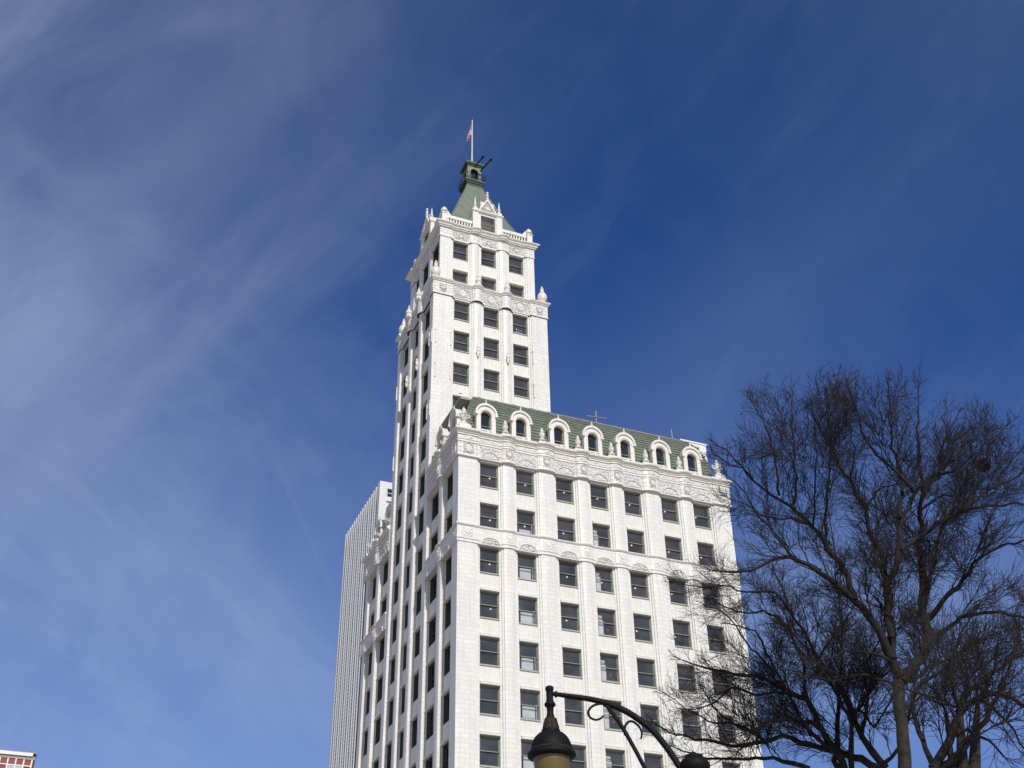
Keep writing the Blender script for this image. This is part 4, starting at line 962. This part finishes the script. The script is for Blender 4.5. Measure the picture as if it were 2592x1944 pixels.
TREE_B=[
 ([(13.12, 13.77), (12.5, 14.89), (12.23, 15.94), (11.89, 17.02), (11.36, 17.86), (11.05, 18.92), (10.63, 19.72), (10.44, 20.76), (10.19, 21.52)],0.14,0.02),
 ([(12.93, 13.78), (11.76, 14.32), (10.53, 14.66), (9.62, 15.0), (8.95, 14.82), (7.97, 14.64), (7.03, 14.85), (5.77, 15.13), (5.03, 15.54)],0.13,0.02),
 ([(11.67, 13.8), (11.34, 14.52), (10.98, 15.43), (10.66, 16.37), (9.86, 16.72), (9.2, 17.21), (8.16, 17.36), (7.0, 17.66), (6.23, 17.95)],0.13,0.02),
 ([(11.92, 13.79), (12.21, 15.48), (12.65, 16.13), (13.56, 17.13), (14.02, 17.46)],0.09,0.03),
 ([(10.66, 16.37), (10.76, 17.87), (10.3, 19.3), (9.55, 19.82), (8.59, 19.84), (7.81, 20.22)],0.07,0.02),
 ([(11.35, 13.8), (11.75, 15.81), (12.04, 17.16), (12.47, 18.9), (12.58, 20.35), (12.84, 21.47)],0.09,0.02),
 ([(10.98, 15.43), (10.03, 15.58), (9.24, 15.53), (8.36, 15.22), (7.46, 15.89), (7.01, 16.56)],0.07,0.02),
 ([(10.63, 19.72), (10.07, 20.62), (8.97, 20.64), (8.17, 20.95), (7.33, 20.9), (6.32, 21.14)],0.05,0.012),
 ([(10.4, 13.82), (9.49, 14.11), (8.81, 14.24), (7.91, 14.2), (6.77, 14.28), (5.72, 14.62)],0.08,0.02),
 ([(12.21, 15.48), (11.58, 17.16), (11.07, 18.14), (11.18, 19.28), (11.08, 20.01)],0.07,0.02),
 ([(12.5, 14.89), (12.98, 16.46), (12.96, 17.48), (13.55, 18.17), (14.04, 18.94)],0.07,0.02),
 ([(11.34, 14.52), (10.61, 15.18), (10.14, 16.38), (9.47, 18.17), (9.16, 18.96), (8.26, 19.33)],0.08,0.02),
 ([(12.93, 13.78), (13.7, 14.48), (14.35, 15.77), (14.74, 16.43), (15.63, 17.5)],0.07,0.02),
 ([(10.66, 16.37), (9.52, 16.66), (8.85, 16.53), (7.96, 16.82), (7.18, 16.23), (6.18, 16.04)],0.06,0.015),
 ([(9.86, 16.72), (9.29, 17.89), (8.71, 18.61), (8.17, 19.7), (7.39, 20.08)],0.05,0.015),
 ([(8.95, 14.82), (8.07, 15.48), (7.29, 15.5), (6.49, 15.91), (5.57, 16.59)],0.05,0.012),
 ([(11.36, 17.86), (12.2, 18.9), (13.07, 19.97), (13.61, 21.08)],0.05,0.015),
 ([(12.23, 15.94), (12.85, 15.8), (13.02, 15.27), (13.96, 16.44)],0.05,0.02),
]
TREE_C=[
 ([(10.69, 10.36), (11.25, 11.05), (11.7, 11.79), (12.25, 12.17), (12.9, 12.3), (13.44, 11.95), (13.9, 11.28)],0.14,0.04),
 ([(11.25, 11.05), (11.37, 11.8), (11.08, 12.19), (10.47, 12.44)],0.06,0.02),
 ([(11.7, 11.79), (11.95, 12.27), (12.63, 12.74), (13.37, 13.23), (13.81, 13.42), (14.62, 13.97)],0.08,0.02),
 ([(12.25, 12.17), (12.68, 11.77), (12.98, 11.3), (13.15, 10.83)],0.05,0.02),
 ([(11.25, 11.05), (11.82, 11.32), (12.23, 11.08), (12.58, 10.61)],0.05,0.02),
 ([(10.92, 10.35), (12.05, 11.31), (12.94, 12.44), (13.46, 13.23), (13.8, 13.98)],0.09,0.02),
 ([(10.69, 10.36), (10.53, 11.34), (10.53, 12.29), (11.11, 12.77), (11.77, 13.16), (12.55, 13.44)],0.07,0.02),
 ([(11.7, 11.79), (11.68, 12.76), (12.04, 13.76), (12.52, 14.37)],0.06,0.015),
 ([(13.9, 11.28), (14.05, 12.72), (14.2, 14.23), (14.16, 15.02)],0.06,0.02),
]
NEST = (16.49, 22.34)
def tree(name, label, data, D, seed, dens, base_ah, group='bare winter trees at the right'):
    rnd = random.Random(seed)
    def W(a, h, b):
        k = (D+b)/D; v = Vector((CX, CY, 0)) + RH*a*k + FH*(D+b); return Vector((v.x, v.y, CZ+(h-CZ)*k if h > 3 else h))
    base = W(base_ah, 0, 0)
    T = thing(name, label, 'tree', (base.x, base.y, 0), group)
    big = MB(); trunk = MB(); segs2 = []; done = []
    for li, (pts, r0, r1) in enumerate(data):
        # depth of the junction: nearest earlier limb
        b0 = 0.0
        if done:
            best = 1e9
            for q in done:
                for a, h, b, r in q:
                    d = (a-pts[0][0])**2+(h-pts[0][1])**2
                    if d < best: best = d; b0 = b
            if best > 1.0: b0 = 0
        slope = rnd.uniform(-.6, .6) if li else 0.0
        L_ = 0; q = [(pts[0][0], pts[0][1], b0, r0)]
        tot = sum(math.dist(p, s) for p, s in zip(pts[:-1], pts[1:]))
        for p, s in zip(pts[:-1], pts[1:]):
            L_ += math.dist(p, s); t = L_/tot
            q.append((s[0], s[1], b0+slope*L_*(1-.35*t)+(rnd.uniform(-.12, .12) if li else 0), r0+(r1-r0)*t**.8))
        done.append(q)
        # subdivide with wobble
        P = []; Rr = []
        ctrl = [W(a, h, b) for a, h, b, r in q]; rad = [r*(1.22 if li else 1) for *_, r in q]
        C = [2*ctrl[0]-ctrl[1]]+ctrl+[2*ctrl[-1]-ctrl[-2]]
        for i in range(1, len(C)-2):
            n = max(2, int((C[i+1]-C[i]).length/.28))
            for k in range(n):
                t = k/n; a, b, c, d = C[i-1], C[i], C[i+1], C[i+2]
                v = .5*((2*b)+(-a+c)*t+(2*a-5*b+4*c-d)*t*t+(-a+3*b-3*c+d)*t**3)
                wob = .03 if li else .008
                v += Vector((rnd.gauss(0, wob), rnd.gauss(0, wob), rnd.gauss(0, wob)))
                P.append(v); Rr.append(rad[i-1]+(rad[i]-rad[i-1])*t)
        P.append(ctrl[-1]); Rr.append(rad[-1])
        if li == 0 and name_trunk(data):
            P = [base, base+(P[0]-base)*.1+Vector((0, 0, 0)), base+(P[0]-base)*.5]+P; Rr = [.42, .30, .25]+Rr
            trunk.tube([tuple(v) for v in P], [r*(1+.06*rnd.uniform(-1, 1)) for r in Rr], 14)
        else:
            (big).tube([tuple(v) for v in P], [r*(1+.10*rnd.uniform(-1, 1)) for r in Rr], 8 if r0 > .08 else 6)
        if not (li == 0 and name_trunk(data)): segs2.append((P, Rr, tot))
    if not name_trunk(data):
        P = [base, base+Vector((.1, 0, 3)), W(base_ah, 8.5, 0)]; trunk.tube([tuple(p) for p in P], [.5, .33, .28], 14)
        for pts, r0, r1 in data:
            if pts[0][1] < 12.4:
                s = W(pts[0][0], pts[0][1], 0); e = W(base_ah, 8.3, 0); m_ = (s+e)/2+Vector((0, 0, -.5))
                trunk.tube([tuple(e), tuple(m_), tuple(s)], [.24, .20, r0*1.02], 10)
    V = []; Fc = []
    def add_tube3(P, rads):
        n0 = len(V); pv = None
        for k, p in enumerate(P):
            a = P[max(0, k-1)]; b = P[min(len(P)-1, k+1)]; d = (b-a).normalized()
            pv = d.orthogonal().normalized() if pv is None else (pv-d*pv.dot(d)).normalized()
            qv = d.cross(pv); r = rads[k]
            V.append(tuple(p+r*pv)); V.append(tuple(p+r*(-.5*pv+.866*qv))); V.append(tuple(p+r*(-.5*pv-.866*qv)))
        for k in range(len(P)-1):
            i = n0+3*k
            for j in range(3): j2 = (j+1) % 3; Fc.append((i+j, i+j2, i+3+j2, i+3+j))
    def grow(p, d, L_, r, lvl, up):
        n = max(3, int(L_/(.34 if lvl == 2 else .24 if lvl == 3 else .16))); n = min(n, 16); st = L_/n
        P = [p.copy()]; Rr = [r]; dd = d.copy(); bend = Vector((rnd.gauss(0, 1), rnd.gauss(0, 1), rnd.gauss(0, .6)))*.05
        for k in range(n):
            dd = dd + bend + Vector((rnd.gauss(0, .12), rnd.gauss(0, .12), rnd.gauss(0, .09)+up*.07)); dd.normalize()
            P.append(P[-1]+dd*st); Rr.append(r*(1-.75*(k+1)/n)+.0028)
        add_tube3(P, Rr)
        if lvl >= 4: return
        m = {2: 5.6, 3: 7.2}[lvl]*dens
        cnt = int(L_*m*rnd.uniform(.75, 1.2))
        for c in range(cnt):
            t = rnd.uniform(.15, 1.0); i = min(len(P)-2, int(t*n)); q = P[i].lerp(P[i+1], rnd.random()); tg = (P[i+1]-P[i]).normalized()
            side = tg.orthogonal().normalized(); side = Quaternion(tg, rnd.uniform(0, 6.283)) @ side
            ang = rnd.uniform(.35, .85); nd = tg*math.cos(ang)+side*math.sin(ang)
            nl = L_*(.66-.30*t)*rnd.uniform(.6, 1.2) if lvl == 2 else rnd.uniform(.3, .95)*min(1, L_)
            nl = max(nl, .22)
            grow(q, nd, nl, max(.0040, Rr[i]*.50), lvl+1, up)
    for P, Rr, tot in segs2:
        acc = 0; nxt = .5
        for k in range(1, len(P)-1):
            acc += (P[k]-P[k-1]).length
            if acc < nxt: continue
            nxt = acc+rnd.uniform(.13, .30)/dens*(1.5 if k/len(P) < .3 else 1)
            t = k/len(P); tg = (P[k+1]-P[k-1]).normalized(); side = tg.orthogonal().normalized(); side = Quaternion(tg, rnd.uniform(0, 6.283)) @ side
            ang = rnd.uniform(.5, .95); nd = tg*math.cos(ang)+side*math.sin(ang)+Vector((0, 0, .30)); nd.normalize()
            ln_ = (1.0+2.1*rnd.random())*(1.05-.70*t) * (.75 if tot < 4 else 1)
            if t < .12: ln_ *= .6
            grow(P[k], nd, ln_, min(.024, max(.009, Rr[k]*.35)), 2, .5)
        # leader tip fan
        tip = P[-1]; tg = (P[-1]-P[-3]).normalized()
        for _ in range(5):
            side = Quaternion(tg, rnd.uniform(0, 6.283)) @ tg.orthogonal().normalized(); grow(tip, (tg+side*rnd.uniform(.1, .6)).normalized(), rnd.uniform(.25, .55), .009, 2, .4)
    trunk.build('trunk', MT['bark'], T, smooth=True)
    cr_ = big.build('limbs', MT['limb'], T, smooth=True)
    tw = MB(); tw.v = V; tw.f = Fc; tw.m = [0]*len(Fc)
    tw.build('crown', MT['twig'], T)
    print(name, 'twig faces', len(Fc))
def name_trunk(data): return data is TREE_A
tree('tree', 'tall bare tree with pale forked trunk and wide crown at the right', TREE_A, 36, 11, 1.35, 11.45)
tree('tree', 'bare tree whose low dark limbs reach left across the lower corner of the white skyscraper', TREE_B, 43, 23, 1.35, 11.4)
tree('tree', 'bare tree at the right edge with dark limb arching over to the right', TREE_C, 31, 37, 1.3, 10.9)
# squirrel's nest in the crown
rnd = random.Random(3); mb = MB(); v = Vector((CX, CY, 0)) + RH*17.36 + FH*36
a0, h0 = NEST
v = Vector((CX, CY, 0)) + RH*a0 + FH*36.3
for k in range(420):
    d = Vector((rnd.gauss(0, 1), rnd.gauss(0, 1), rnd.gauss(0, .8))); d = d.normalized()*(.24*rnd.random()**.4)
    c = v+Vector((d.x, d.y, h0+d.z)); a = Vector((rnd.uniform(-1, 1), rnd.uniform(-1, 1), rnd.uniform(-1, 1))).normalized()*.08; b_ = a.orthogonal().normalized()*.045
    mb.quad(tuple(c-a-b_), tuple(c+a-b_), tuple(c+a+b_), tuple(c-a+b_))
tag(mb.build('nest', MT['leafnest']), 'dark clump of leaves and twigs, a nest high in the bare tree', 'nest')
